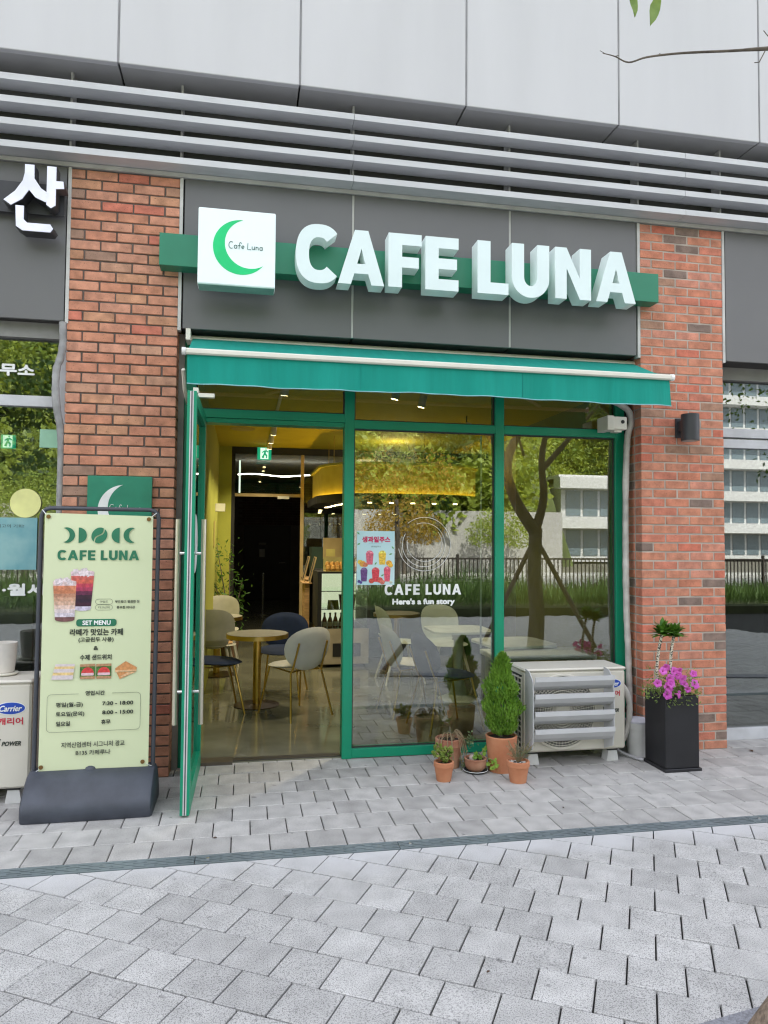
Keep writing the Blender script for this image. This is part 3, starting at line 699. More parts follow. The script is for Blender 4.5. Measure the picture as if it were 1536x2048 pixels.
for i, (x, y, lb) in enumerate(((2.36, .95, 'white spot light seen through the pane above the poster'), (2.66, 1.25, 'small round spot light beside the white one above the window'), (3.5, 2.6, 'warm ceiling spot light behind the third window'))):
    spot('track_spot', lb, x, y, 2.72, (R(8), R(12), 0), power=9)
tag(MB().lathe([(0, CZ-.012), (.14, CZ-.012), (.16, CZ-.001), (0, CZ-.001)], 1.11, 4.22, 24).build('ceiling_vent', mat('vent', (.42, .34, .10), .7)), 'round flat air vent in the yellow ceiling', 'vent')
# hood over the counter
hd2 = thing('counter_hood', 'curved hanging hood glowing yellow over the counter', 'hood', (0, 0, 0))
def strip_path(off):
    P = []
    P += [(2.16-off, 5.9), (2.16-off, 5.2)]
    for i in range(9): a = R(180+90*i/8); P.append((2.75+(.59+off)*math.cos(a), 4.75+(.75+off)*math.sin(a)))
    P += [(3.6, 4.0-off)]
    for i in range(1, 9): a = R(270+90*i/8); P.append((3.6+(.6+off)*math.cos(a), 4.6+(.6+off)*math.sin(a)))
    P += [(4.2+off, 5.9)]
    return P
def ribbon(b, off0, off1, z0, z1):
    A_, B_ = strip_path(off0), strip_path(off1); n = len(A_)
    v = [(*p, z) for z in (z0, z1) for p in A_]+[(*p, z) for z in (z0, z1) for p in B_]
    f = []
    for i in range(n-1):
        f += [(i, i+1, n+i+1, n+i), (2*n+i, 3*n+i, 3*n+i+1, 2*n+i+1), (i, 2*n+i, 2*n+i+1, i+1), (n+i, n+i+1, 3*n+i+1, 3*n+i)]
    return b.add(v, f)
ribbon(MB(), 0, .02, 2.14, 2.50).build('panel', mat('hood_panel', (.26, .235, .07), .7, emit=(1, .60, .03), estr=.03), hd2, smooth=40)  # faint emission in the panel adds to the glow of the LED strip
ribbon(MB(), -.03, .06, 2.50, 2.53).build('rim', mat('hood_rim', (.40, .40, .14), .7), hd2)
ribbon(MB(), .085, .095, 2.03, 2.128).build('lip', DARK, hd2)
ribbon(MB(), -.5, .084, 2.03, 2.11).build('underside', DARK, hd2)
ribbon(MB(), .03, .07, 2.1105, 2.114).build('led_strip', mat('led_yellow', (1, .8, .2), .5, emit=(1, .58, .05), estr=5), hd2)
for i, (x, y) in enumerate([(2.2+.02*k, 5.6-.22*k) for k in range(7)]+[(2.7+.28*k, 4.12) for k in range(5)]):
    MB().lathe([(0, 2.022), (.028, 2.022), (.028, 2.03), (0, 2.03)], x+(.12 if i < 7 else 0), y, 12).build('downlight', HOT, hd2)
for x, y in ((2.3, 4.6), (2.3, 5.2), (2.5, 4.2), (3.4, 4.1)): MB().tube([(x, y, 2.5), (x, y, CZ)], .004, 5).build('hanger', GOLD, hd2)
l = bpy.data.lights.new('hood_light', 'POINT'); l.energy = 6; l.color = (1, .84, .5); l.shadow_soft_size = .3
lo = bpy.data.objects.new('hood_light', l); col.objects.link(lo); lo.parent = hd2; lo.location = (3.2, 4.9, 2.7)
# counter, showcase
ct = thing('service_counter', 'dark green service counter with wooden top behind the showcase', 'counter', (0, 0, 0))
MB().box(2.02, 2.55, 5.0, 5.95, .01, .98).build('body', DARKGR, ct); MB().box(1.99, 2.57, 4.98, 5.95, .98, 1.01).build('worktop', WOODL, ct)
MB().box(2.66, 4.6, 4.6, 5.3, .01, 1.0).build('body', DARKGR, ct)
MB().box(2.10, 2.7, 5.4, 5.9, 1.011, 1.45).build('machine', DARKGR, ct)
sh = thing('cake_showcase', 'glass cake showcase with bottles on its cream base', 'display case', (0, 0, 0))
SB = mat('showcase_beige', (.42, .36, .27), .6)
o = MB().box(2.05, 2.66, 3.88, 4.95, .05, .475).build('base', SB, sh)
MB().box(2.22, 2.56, 3.872, 3.879, .14, .30).build('vent_grille', DARK, o)
MB().box(2.03, 2.08, 3.88, 4.95, .476, 1.14).build('side_frame', DARK, sh); MB().box(2.64, 2.68, 3.88, 4.95, .476, 1.14).build('side_frame', DARK, sh)
MB().box(2.03, 2.68, 3.88, 4.95, 1.141, 1.165).build('top', DARK, sh); MB().box(2.085, 2.635, 4.8, 4.9, .48, 1.14).build('back', mat('showcase_inside', (.35, .38, .30), .5, emit=(.8, .85, .6), estr=.35), sh)
for z in (.70, .92): MB().box(2.085, 2.635, 3.92, 4.8, z, z+.008).build('shelf', GLASSI, sh)
MB().box(2.085, 2.635, 3.885, 3.89, .48, 1.138).build('pane', GLASSI, sh)
BOT = mat('bottle_amber', (.30, .12, .05), .2); BLB = mat('bottle_label', (.75, .70, .45), .6)
bt = None
for k in range(6):
    if k == 0:
        bt = thing('bottle', 'small amber bottle with pale label in the showcase', 'bottle', (2.13, 4.0, .4755), 0, 'amber bottles on the showcase bottom shelf')
        MB().lathe([(0, 0), (.026, 0), (.027, .10), (.012, .14), (.011, .17), (0, .17)], 0, 0, 14).build('glass', BOT, bt, smooth=40)
        MB().lathe([(.028, .02), (.028, .075), (.0275, .076), (.0275, .02)], 0, 0, 14).build('label', BLB, bt)
        MB().lathe([(0, .168), (.013, .168), (.013, .185), (0, .185)], 0, 0, 12).build('cap', STEELW, bt)
    else: dup(bt, (2.13+.068*k, 4.0+random.uniform(-.01, .02), .4755))
t = thing('drink_pouch', 'red fruit pouch on the middle shelf of the showcase', 'packet', (2.42, 4.05, .708))
MB().prism([(-.09, 0), (.08, 0), (.10, .17), (-.11, .17)], -.03, .03, 'y').build('pouch', mat('pouch_red', (.25, .03, .03), .4), t)
t = thing('drink_pouch', 'yellow fruit pouch beside the red one in the showcase', 'packet', (2.24, 4.05, .708))
MB().prism([(-.07, 0), (.07, 0), (.06, .10), (-.06, .10)], -.03, .03, 'y').build('pouch', mat('pouch_yellow', (.45, .42, .06), .4), t)
t = thing('bread_basket', 'long box of golden wrapped biscuits on top of the showcase', 'biscuit box', (2.36, 4.0, 1.166))
MB().box(-.24, .22, -.10, .12, 0, .006).build('tray', mat('kraft', (.45, .38, .16), .8), t)
MB().box(-.24, .22, .112, .12, .006, .17).build('back', mat('kraft2', (.40, .36, .15), .8), t)
bis = MB().lathe([(0, 0), (.03, .0), (.038, .02), (.03, .07), (.0, .08)], 0, 0, 10)
b0 = None
for k in range(14):
    x, y, z = -.2+.06*(k % 7), -.07+.07*(k//7), .006+.07*(k//7)*.6
    o = MB().lathe([(0, z), (.026, z), (.034, z+.025), (.026, z+.065), (.0, z+.075)], x, y, 9).build('biscuit', mat('biscuit', (.50, .27, .07), .5, var=.4, scale=30), t)
tag(MB().box(2.14, 2.25, 3.98, 3.985, 1.35, 1.44).build('small_card', mat('card_yellow', (.55, .48, .15), .7)), 'small yellow card standing above the biscuit box', 'card')
tag(MB().box(2.18, 2.44, 4.7, 4.72, 1.30, 1.58).build('menu_board', mat('board_tan', (.40, .30, .14), .7)), 'plain tan board standing behind the biscuit box', 'board')

for i, (x, y, lb) in enumerate(((1.93, 4.90, 'slim brass framed menu leaning at the left of the showcase'), (1.99, 4.62, 'second slim framed menu nearer the showcase side'))):
    t = thing('framed_menu', lb, 'menu', (x, y, 1.0)); b = MB()
    for (a0, a1, c0, c1) in ((-.008, .008, 0, .012), (-.008, .008, .328, .34)): b.box(-.008, .008, -.11, .11, c0, c1)
    b.box(-.008, .008, -.11, -.098, .012, .328).box(-.008, .008, .098, .11, .012, .328).build('frame', BRF, t, rot=(0, R(14), 0)); MB().box(-.003, .003, -.098, .098, .012, .328).build('sheet', DKGREY, t, rot=(0, R(14), 0))
tag(MB().box(1.90, 2.02, 4.5, 5.0, .985, .999).box(1.93, 1.99, 4.55, 4.95, .3, .984).build('side_stand', WOODL), 'small wooden stand beside the showcase under the framed menus', 'stand')
# ---- furniture
def pillow(rx, rz, th, bend, n=28, rings=7, e=1.0, cut=0.0):
    """rounded cushion in the XZ plane, thickness along Y, bent about Z"""
    b = MB(); v = []; f = []
    for side in (-1, 1):
        for r in range(rings+1):
            q = r/rings
            for k in range(n):
                a = 2*math.pi*k/n; c, s = math.cos(a), math.sin(a)
                x = rx*q*math.copysign(abs(c)**e, c)*(1+cut*s); z = rz*q*math.copysign(abs(s)**e, s)
                t_ = th*.5*math.sqrt(max(0, 1-q**4))
                v.append((x, side*t_-bend*(x/rx)**2, z))
    m_ = (rings+1)*n
    for r in range(rings):
        for k in range(n):
            k2 = (k+1) % n; a0 = r*n
            f.append((a0+k, a0+k2, a0+n+k2, a0+n+k)); f.append((m_+a0+k, m_+a0+n+k, m_+a0+n+k2, m_+a0+k2))
    b.add(v, f); return b
def chair(label, fab, kind='velvet', group=None):
    t = thing('cafe_chair', label, 'chair', (0, 0, 0), 0, group)      # faces -Y (seat towards -Y), back at +Y
    if kind == 'velvet':
        pillow(.235, .225, .045, .0, e=.9, cut=-.08).build('seat', fab, t, loc=(0, -.02, .45), rot=(R(94), 0, 0), smooth=60)
        bk = pillow(.245, .195, .045, .055, e=.95, cut=.06).build('backrest', fab, t, loc=(0, .225, .605), rot=(R(-13), 0, 0), smooth=60)
        pillow(.232, .182, .05, .052, e=.95, cut=.06).build('cushion', fab, bk, loc=(0, -.006, 0), smooth=60)
        for s in (-1, 1):
            MB().tube([(s*.225, -.24, 0), (s*.17, -.15, .43), (s*.15, -.12, .432)], .009, 8).build('leg', GOLD, t, smooth=50)
            MB().tube([(s*.225, .25, 0), (s*.165, .16, .40), (s*.155, .175, .435), (s*.15, .258, .665)], .009, 8).build('leg', GOLD, t, smooth=50)
        MB().tube([(-.165, .16, .41), (0, .13, .417), (.165, .16, .41)], .008, 6).build('seat_frame', GOLD, t, smooth=50)
        for s in (-1, 1): MB().tube([(s*.16, -.13, .425), (s*.16, .15, .41)], .007, 6).build('seat_frame', GOLD, t, smooth=50)
    else:
        pillow(.22, .22, .022, .0, e=.75, cut=-.05).build('seat', fab, t, loc=(0, -.02, .44), rot=(R(92), 0, 0), smooth=60)
        pillow(.225, .20, .018, .07, e=.8, cut=.0).build('backrest', fab, t, loc=(0, .24, .64), rot=(R(-14), 0, 0), smooth=60)
        pillow(.16, .07, .018, .03, e=.8).build('shell_neck', fab, t, loc=(0, .20, .47), rot=(R(-40), 0, 0), smooth=60)
        for sx in (-1, 1):
            for sy in (-1, 1): MB().tube([(sx*.22, sy*.22+.01, 0), (sx*.13, sy*.11, .43)], [.012, .018], 10).build('leg', CREAM if fab is SHELLW else SHELLG, t, smooth=50)
    return t
def place(o, x, y, rz): o.location = (x, y, .0); o.rotation_euler.z = rz; return o
c1 = chair('light grey velvet chair with gold legs in the doorway, back to the street', LGREY); place(c1, 1.61, 1.58, R(212))
c2 = chair('navy velvet chair with gold legs half hidden by the open door', NAVY); place(c2, .90, 1.84, R(100))
kids = [o for o in bpy.data.objects if o.parent == c2]
place(dup(c2, (0, 0, 0), 0, 'navy velvet chair behind the round table, facing the street'), 1.53, 2.45, R(-14))
place(dup(c1, (0, 0, 0), 0, 'grey velvet chair with gold legs inside the window under the poster'), 2.64, 1.50, R(98))
place(dup(c2, (0, 0, 0), 0, 'navy velvet chair inside the window behind the potted plants'), 2.80, .93, R(102))
c3 = chair('white plastic shell chair behind the white table in the window', SHELLW, 'shell'); place(c3, 3.32, 2.75, R(8))
place(dup(c3, (0, 0, 0), 0, 'white shell chair with pale legs side-on behind the grey velvet chair'), 2.86, 2.95, R(95))
c4 = chair('grey shell chair beside the yellow wall near the far round table', SHELLG, 'shell'); place(c4, .86, 2.95, R(175))
place(dup(c4, (0, 0, 0), 0, 'grey shell chair beyond the far round table'), .88, 4.35, R(0))
# wooden seat pad on the near grey shell chair
tag(pillow(.19, .19, .02, 0).build('seat_pad', WOODL, None, loc=(.86, 2.97, .462), rot=(R(90), 0, 0)), 'round light wood seat pad on the grey shell chair', 'seat pad')
TOPM = mat('stone_top', (.40, .38, .32), .3, var=.1, scale=12)
def round_table(label, x, y, h, r):
    t = thing('round_table', label, 'table', (x, y, .008))
    MB().lathe([(0, h-.012), (r-.01, h-.012), (r-.004, h), (0, h)], 0, 0, 40).build('tabletop', TOPM, t, smooth=30)
    MB().lathe([(r-.018, h-.04), (r, h-.04), (r+.001, h-.002), (r-.003, h-.002), (r-.003, h-.013), (r-.018, h-.013)], 0, 0, 40).build('rim', GOLD, t, smooth=30)
    MB().box(-.10, .10, -.10, .10, h-.05, h-.013).build('plate', GOLD, t)
    MB().lathe([(0, .02), (.036, .02), (.036, h-.05), (0, h-.05)], 0, 0, 24).build('column', GOLD, t, smooth=40)
    MB().lathe([(0, 0), (.205, 0), (.21, .008), (.05, .018), (0, .02)], 0, 0, 36).build('base_plate', mat('dark_bronze', (.10, .065, .035), .3, metal=.8), t, smooth=30)
    return t
r1 = round_table('round stone table with gold column just inside the doorway', 1.283, 1.985, .665, .285)
dup(r1, (.86, 3.62, .008), 0, 'round table with gold rim farther back by the yellow wall')
dup(r1, (2.98, 3.75, .008), 0, 'round wooden table seen behind the white table in the window')
def tulip(label, x, y, h, w_, d_, rz=0):
    t = thing('tulip_table', label, 'table', (x, y, .008), rz)
    MB().prism(rrect(-w_/2, w_/2, -d_/2, d_/2, .12), h-.02, h, 'z').build('tabletop', SHELLW, t)
    MB().lathe([(0, 0), (.20, 0), (.20, .008), (.09, .05), (.05, .20), (.038, .40), (.05, .58), (.09, h-.021), (0, h-.021)], 0, 0, 28).build('pedestal', SHELLW, t, smooth=40)
    return t
tt = tulip('white pedestal table with rounded square top in the window', 3.22, 1.95, .68, .60, .60)
dup(tt, (3.42, 1.0, .008), .1, 'white pedestal table half hidden by the window mullion')
tag(MB().box(3.06, 3.9, .42, .82, .62, .66, 0, .005).box(3.1, 3.14, .45, .8, .01, .62).box(3.82, 3.86, .45, .8, .01, .62).build('window_bench', SHELLW), 'long white ledge table behind the third window above the air conditioner', 'table')
# indoor plant
def olive(x, y):
    t = thing('indoor_tree', 'slender olive tree in a pot by the glass partition', 'plant', (x, y, .008))
    MB().lathe([(0, 0), (.10, 0), (.13, .25), (.11, .25), (.10, .22), (0, .22)], 0, 0, 20).build('pot', mat('pot_brown', (.20, .12, .08), .8), t)
    st = MB(); P = []
    for k in range(5):
        a = random.uniform(0, 6.28); h = random.uniform(.9, 1.5); e = (math.cos(a)*.28, math.sin(a)*.2, h)
        st.tube([(0, 0, .2), (e[0]*.3, e[1]*.3, h*.5), e], [.014, .01, .004], 6)
        for j in range(110):
            q = random.uniform(.35, 1.05); P.append((e[0]*q+random.gauss(0, .07), e[1]*q+random.gauss(0, .07), h*q+random.gauss(0, .08)))
    st.build('trunk', BARK, t); leaf_cloud('crown', P, [(0, 0, .3)]*len(P), .08, .022, L_MID, t, 1.0)
olive(.98, 4.95)
# things on the yellow wall
t = thing('wall_lamp_box', 'small cream box lamp on the yellow wall', 'wall lamp', (.80, 4.7, 1.95)); MB().box(-.02, .10, -.05, .05, -.04, .06).build('shade', CREAM, t)
tag(MB().box(.777, .785, 4.3, 4.55, 1.45, 1.78).build('hanging_print', mat('print_tan', (.42, .34, .10), .7)), 'tan paper sheet hanging on the yellow wall', 'print')
# side rooms behind the neighbour glass
for nm, lb, x0, x1, y0 in (('shop_room', 'dim room behind the left shop window', -4, .28, .19), ('shop_room', 'dark room behind the right shop window', XR+.7, 9, .29)):
    t = thing(nm, lb, 'room', (0, 0, 0)); W3 = mat('room_grey', (.35, .37, .36), .8)
    MB().box(x0, x1, 5.0, 5.1, 0, 3).build('wall', W3, t); MB().box(x0, x1, y0, 5.0, -.05, .006).build('floor', mat('floor_grey', (.07, .07, .07), .5), t)
    MB().box(x0, x1, y0, 5.0, 2.95, 3.04).build('ceiling', W3, t); MB().box(x0-.1, x0, y0, 5.1, 0, 3).build('wall', W3, t); MB().box(x1, x1+.02, y0+.1, 5.1, 0, 3).build('wall', W3, t)
MB().box(-.62, -.20, .16, .20, .09, 1.16).build('frosted_panel', mat('frosted_grey', (.11, .125, .12), .6), None, label='grey frosted film on the lower half of the left shop window', category='window film')

# ================================================================ SIGNS
sg = thing('cafe_sign', 'white raised cafe letters on a long green bar', 'sign', (0, 0, 0))
MB().box(.577, 4.124, -.12, -.002, 3.312, 3.524, 0, .002).build('backing_bar', GREEN_L, sg)
LT = [('C', 1.449, 1.722, 3.228, 3.606), ('A', 1.726, 2.036, 3.232, 3.597), ('F', 2.064, 2.291, 3.234, 3.600), ('E', 2.318, 2.550, 3.234, 3.599),
      ('L', 2.685, 2.908, 3.236, 3.602), ('U', 2.933, 3.207, 3.232, 3.604), ('N', 3.252, 3.521, 3.240, 3.604), ('A', 3.560, 3.864, 3.240, 3.604)]
for ch, x0, x1, z0, z1 in LT:
    P, wd = glyph(ch)
    flat('letter', [[(x0+p[0]*(x1-x0)/wd, z0+p[1]*(z1-z0)) for p in q] for q in P], [WHITE, WHITES], sg, -.25, .128)
lb = thing('logo_light_box', 'square white light box with green crescent and thin script', 'sign', (0, 0, 0))
MB().box(.828, 1.316, -.25, -.122, 3.165, 3.658, 0, .006).build('box', mat('lightbox_white', (.63, .72, .73), .35, var=.015, emit=(.82, 1, 1), estr=.09), lb)
MB().box(.832, 1.312, -.249, -.125, 3.160, 3.1645).build('underside', mat('lightbox_under', (.25, .42, .36), .5), lb)
flat('crescent', [crescent(1.099, 3.415, .178, .056, .025, .160)], mat('crescent_green', (.0, .40, .13), .45, emit=(0, .8, .25), estr=.08), lb, -.2525, .002)
handwritten('script_lettering', 1.018, 1.232, 3.405, .044, mat('script_grey', (.06, .14, .12), .5), lb, -.2525, .0022)
# plaque on left pillar
pl = thing('wall_plaque', 'square green plaque with white crescent on the left brick pillar', 'sign', (0, 0, 0))
MB().box(.155, .552, -.03, -.004, 1.545, 1.942, 0, .002).build('board', mat('plaque_green', (.02, .23, .14), .45), pl)
flat('crescent', [crescent(.385, 1.722, .164, .056, .020, .159)], INKW, pl, -.0315, .0012)
handwritten('script_lettering', .292, .487, 1.722, .036, INKW, pl, -.032, .0019)
# korean letter sign
ks = thing('korean_letter_sign', 'white Korean letter with deep black sides left of the pillar', 'sign', (0, 0, 0))
MB().box(-1.6, -.02, -.055, -.045, 3.60, 3.80).build('mounting_rail', DKGREY, ks)
W4 = mat('letter_white', (.72, .74, .86), .4, emit=(.85, .87, 1), estr=.05)
K0 = [[(-.215, 3.865), (-.165, 3.865), (-.163, 3.78), (-.125, 3.72), (-.075, 3.685), (-.10, 3.635), (-.155, 3.66), (-.19, 3.705), (-.225, 3.645), (-.285, 3.60), (-.325, 3.63), (-.265, 3.69), (-.225, 3.76), (-.215, 3.81)],
      [(-.095, 3.865), (-.045, 3.865), (-.045, 3.775), (-.005, 3.775), (.0, 3.73), (-.045, 3.725), (-.045, 3.62), (-.07, 3.60), (-.095, 3.62)],
      [(-.25, 3.63), (-.205, 3.63), (-.205, 3.545), (-.185, 3.525), (-.06, 3.525), (-.045, 3.50), (-.06, 3.475), (-.21, 3.475), (-.245, 3.50)]]
K0[2] = [(x-.01, z-.03) for x, z in K0[2]]
K0 = [[(x*1.08, z+.004) for x, z in P] for P in K0]
for i, P in enumerate(K0):
    flat('stroke', [P], W4, ks, -.158, .006); cxx = sum(p[0] for p in P)/len(P); czz = sum(p[1] for p in P)/len(P)
    flat('stroke_side', [[(cxx+(p[0]-cxx)*1.05, czz+(p[1]-czz)*1.04) for p in P]], DKGREY, ks, -.1515, .094)
K1 = [[(p[0]-.60, p[1]) for p in P] for P in K0]
for P in K1:
    flat('stroke', [P], W4, ks, -.158, .006); flat('stroke_side', [P], DKGREY, ks, -.1515, .094)
# window decals, left shop
dl = thing('window_lettering', 'white Korean words on the left office window', 'window lettering', (0, 0, 0))
text('lettering', '부동산사무소', -.86, -.222, 2.634, INKW, dl, .124, h=.075, bold=.004)
text('lettering', '전세제·월세', -.74, -.12, 1.205, INKW, dl, .124, h=.072, bold=.004)
exit_sign('exit_sign', 'green exit sign behind the left office window', -.41, .26, 2.18, .085, .09)
tag(MB().box(-.176, -.059, .120, .124, 2.13, 2.25).build('paper_notice', mat('mint_paper', (.28, .50, .36), .7)), 'pale mint notice taped inside the left office window', 'notice')
tag(MB().tube([(-.25, .115, 1.764), (-.25, .125, 1.764)], .094, 32).build('round_sticker', mat('pale_yellow', (.72, .72, .30), .6)), 'round pale yellow sticker on the left office window', 'sticker')
t = thing('office_poster', 'blue poster with Korean print in the left office window', 'poster', (0, 0, 0))
MB().box(-.60, -.176, .118, .123, 1.334, 1.67).build('sheet', mat('poster_blue', (.13, .33, .38), .5, c2=(.25, .45, .46), scale=6), t)
text('lettering', '최고의 기회!', -.42, -.255, 1.615, INK, t, .1175, h=.022)
# banner stand
bs = thing('banner_stand', 'tall pale green menu banner in a grey pipe frame on a black base', 'banner stand', (0, 0, 0))
BY = -.52
prof = [(-.692, 0.0), (-.705, .03), (-.703, .075), (-.682, .112), (-.64, .155), (-.585, .195), (-.535, .225), (-.47, .237), (-.43, .225), (-.36, .15), (-.305, .05), (-.292, .012), (-.30, 0)]
def base_mesh():
    b = MB(); rows = []
    for x, s in ((-.028, .86), (-.018, .96), (.0, 1.0), (.636, 1.0), (.655, .96), (.664, .86)):
        cyy = -.5; czz = .1
        b.v += [(x+(.02*(p[0]+.5)*(-1 if x < .3 else 0)), cyy+(p[0]-cyy)*s, czz*(1-s)*.6+p[1]*s if p[1] > .02 else p[1]) for p in prof]
    n = len(prof)
    for i in range(5):
        for k in range(n): b.f.append([i*n+k, i*n+(k+1) % n, (i+1)*n+(k+1) % n, (i+1)*n+k]); b.mi.append(0)
    b.f.append(list(range(n))); b.mi.append(0); b.f.append([5*n+k for k in range(n)][::-1]); b.mi.append(0)
    return b
base_mesh().build('water_base', BLACKP, bs, smooth=35)
MB().lathe([(0, .19), (.034, .19), (.036, .222), (.03, .238), (.018, .246), (0, .247)], .305, -.50, 20).build('filler_cap', BLACKP, bs, smooth=40)
PT = [(.0, BY+.02, .20), (.006, BY+.02, 1.66)]+[(.006+.05*(1-math.cos(R(a))), BY+.02, 1.66+.05*math.sin(R(a))) for a in (30, 60, 90)]+[(.60, BY+.02, 1.708)]+[(.60+.05*math.sin(R(a)), BY+.02, 1.658+.05*math.cos(R(a))) for a in (30, 60, 90)]+[(.644, BY+.02, .20)]
MB().tube(PT, .0125, 10).build('pipe_frame', mat('pipe_grey', (.055, .06, .075), .45), bs, smooth=50)
# banner sheet, slightly rippled
b = MB(); NX, NZ = 14, 36; X0, X1, Z0, Z1 = .029, .621, .229, 1.672
for j in range(NZ+1):
    for i in range(NX+1):
        u, v = i/NX, j/NZ; x = X0+(X1-X0)*u; z = Z0+(Z1-Z0)*v+(.012*(1-u)-.002)*(v); y = BY+.004*math.sin(3*u+5*v)*(1-abs(2*u-1))
        b.v.append((x, y, z))
for j in range(NZ):
    for i in range(NX): a = j*(NX+1)+i; b.f.append([a, a+1, a+NX+2, a+NX+1]); b.mi.append(0)
bn = b.build('banner_sheet', BANNER, bs, smooth=60)
PYb = BY-.0062                                                     # print plane just in front of the sheet
for x, z in ((.050, 1.660), (.598, 1.652), (.044, .252), (.590, .258)):
    MB().lathe([(.005, 0), (.012, 0), (.012, .002), (.005, .002)], 0, 0, 16).build('eyelet', mat('brass_eyelet', (.25, .14, .05), .4, metal=.7), bn, loc=(x, PYb-.002, z), rot=(R(-90), 0, 0))
for p, q in (((.035, 1.675), (.012, 1.70)), ((.615, 1.668), (.640, 1.69)), ((.034, .24), (.006, .22)), ((.61, .245), (.642, .225))):
    MB().tube([(p[0], PYb, p[1]), (q[0], BY+.01, q[1])], .0022, 5).build('tie', INKW, bn)
r_ = .044
flat('moon_print', [crescent(.150, 1.556, r_, -.026, .0, r_*.93)], BGREEN, bn, PYb, .001)
flat('moon_print', [arc(.214, 1.556, r_, r_, -90, 90, 20)], BGREEN, bn, PYb, .001)
flat('moon_print', [[(p[0], p[1]) for p in arc(.437, 1.557, r_, r_, 90, 270, 20)]], BGREEN, bn, PYb, .001)
flat('moon_print', [crescent(.503, 1.558, r_, .026, .0, r_*.93)], BGREEN, bn, PYb, .001)
def rot2(P, a, cx, cz): return [(cx+(x-cx)*math.cos(a)-(z-cz)*math.sin(a), cz+(x-cx)*math.sin(a)+(z-cz)*math.cos(a)) for x, z in P]
mid = [(.326+.009*math.sin(t*math.pi*2), 1.556+.046*(1-2*t)) for t in np.linspace(0, 1, 15)]
lft = arc(.326, 1.556, .038, .046, 90, 270, 16); rgt = arc(.326, 1.556, .038, .046, -90, 90, 16)
A1 = [(x-.003, z) for x, z in lft]+[(x-.004, z) for x, z in mid[::-1]][1:-1]
A2 = [(x+.003, z) for x, z in rgt]+[(x+.004, z) for x, z in mid][1:-1]
for P in (A1, A2): flat('bean_print', [rot2(P, R(-35), .326, 1.556)], BGREEN, bn, PYb, .001)
word('cafe_name_print', 'CAFE LUNA', .103, .547, 1.414, 1.470, BGREEN, bn, PYb, .001, gap=.12, space=.36)
def glass_print(x0, x1, xb0, xb1, z0, z1, cols, ice):
    """a flat printed drink glass made of stacked colour bands"""
    n = len(cols)
    for i, cc in enumerate(cols):
        a, c_ = i/n, (i+1)/n; L_ = lambda q: xb0+(x0-xb0)*q; R_ = lambda q: xb1+(x1-xb1)*q
        m = mat('drink_%02d%02d%02d' % tuple(int(k*99) for k in cc), cc, .5, var=.25, scale=60, detail=3)
        P = [(L_(a), z0+(z1-z0)*a), (R_(a), z0+(z1-z0)*a), (R_(c_), z0+(z1-z0)*c_), (L_(c_), z0+(z1-z0)*c_)]
        if i == 0: P = arc((xb0+xb1)/2, z0+.008, (xb1-xb0)/2, .012, 180, 360, 10)+P[2:]
        if i == n-1: P = P[:2]+arc((x0+x1)/2, z1, (x1-x0)/2, .010, 0, 180, 12)
        flat('drink_print', [P], m, bn, PYb-(.0004 if ice else 0), .0006)
    for k in range(7):
        cx_ = x0+(x1-x0)*(.15+.7*random.random()); cz_ = z1+random.uniform(-.012, .012); s = .013
        flat('ice_print', [rot2([(cx_-s, cz_-s), (cx_+s, cz_-s), (cx_+s, cz_+s), (cx_-s, cz_+s)], random.random(), cx_, cz_)], mat('ice_print', (.72, .62, .66), .4, var=.25, scale=90), bn, PYb-.0010-.00012*k, .0001)
glass_print(.176, .304, .200, .288, 1.128, 1.345, [(.55, .50, .62), (.05, .012, .03), (.03, .01, .03), (.04, .012, .03), (.12, .02, .06), (.38, .04, .10), (.50, .05, .09), (.60, .12, .08), (.55, .12, .10), (.66, .5, .55)], False)
glass_print(.083, .208, .098, .202, 1.068, 1.290, [(.18, .08, .08), (.66, .60, .68), (.70, .60, .62), (.68, .50, .44), (.62, .40, .30), (.55, .32, .22), (.45, .22, .14), (.55, .20, .10), (.60, .22, .12), (.66, .5, .5)], True)
for zc, zt in ((1.176, .0155), (1.143, .0155)):
    o_, i_ = rrect(.313, .407, zc-zt, zc+zt, .0155), rrect(.3142, .4058, zc-zt+.0012, zc+zt-.0012, .0143)
    flat('pill_outline', [o_, i_], INK, bn, PYb, .0006)
text('small_print', '마일드', .338, .383, 1.176, INK, bn, PYb, h=.014); text('small_print', '다크산미', .330, .390, 1.143, INK, bn, PYb, h=.014)
text('small_print', '부드럽고 깔끔한 맛', .421, .555, 1.176, INK, bn, PYb, h=.0145, bold=.0005); text('small_print', '풍부한 바디감', .430, .530, 1.143, INK, bn, PYb, h=.0145, bold=.0005)
flat('menu_pill', [rrect(.212, .431, 1.036, 1.077, .016)], BGREEN, bn, PYb, .0006)
text('menu_lettering', 'SET MENU', .247, .398, 1.0565, INKW, bn, PYb-.0012, h=.024, bold=.0013)
text('menu_lettering', '라떼가 맛있는 카페', .180, .466, 1.003, INK, bn, PYb, h=.037, bold=.0012)
text('menu_lettering', '(고급원두 사용)', .227, .416, .959, INK, bn, PYb, h=.030, bold=.0007)
text('menu_lettering', '&', .310, .333, .912, INK, bn, PYb, h=.021, bold=.0009)
text('menu_lettering', '수제 샌드위치', .237, .407, .860, INK, bn, PYb, h=.030, bold=.0009)
text('menu_lettering', '영업시간', .272, .375, .6575, INK, bn, PYb, h=.025, bold=.0009)
text('hours_lettering', '평일(월-금)', .115, .258, .594, INK, bn, PYb, h=.029, bold=.0008); text('hours_lettering', '7:30 - 18:00', .364, .531, .597, INK, bn, PYb, h=.020, bold=.0011)
text('hours_lettering', '토요일(문의)', .116, .267, .542, INK, bn, PYb, h=.029, bold=.0008); text('hours_lettering', '8:00 - 15:00', .365, .532, .546, INK, bn, PYb, h=.020, bold=.0011)
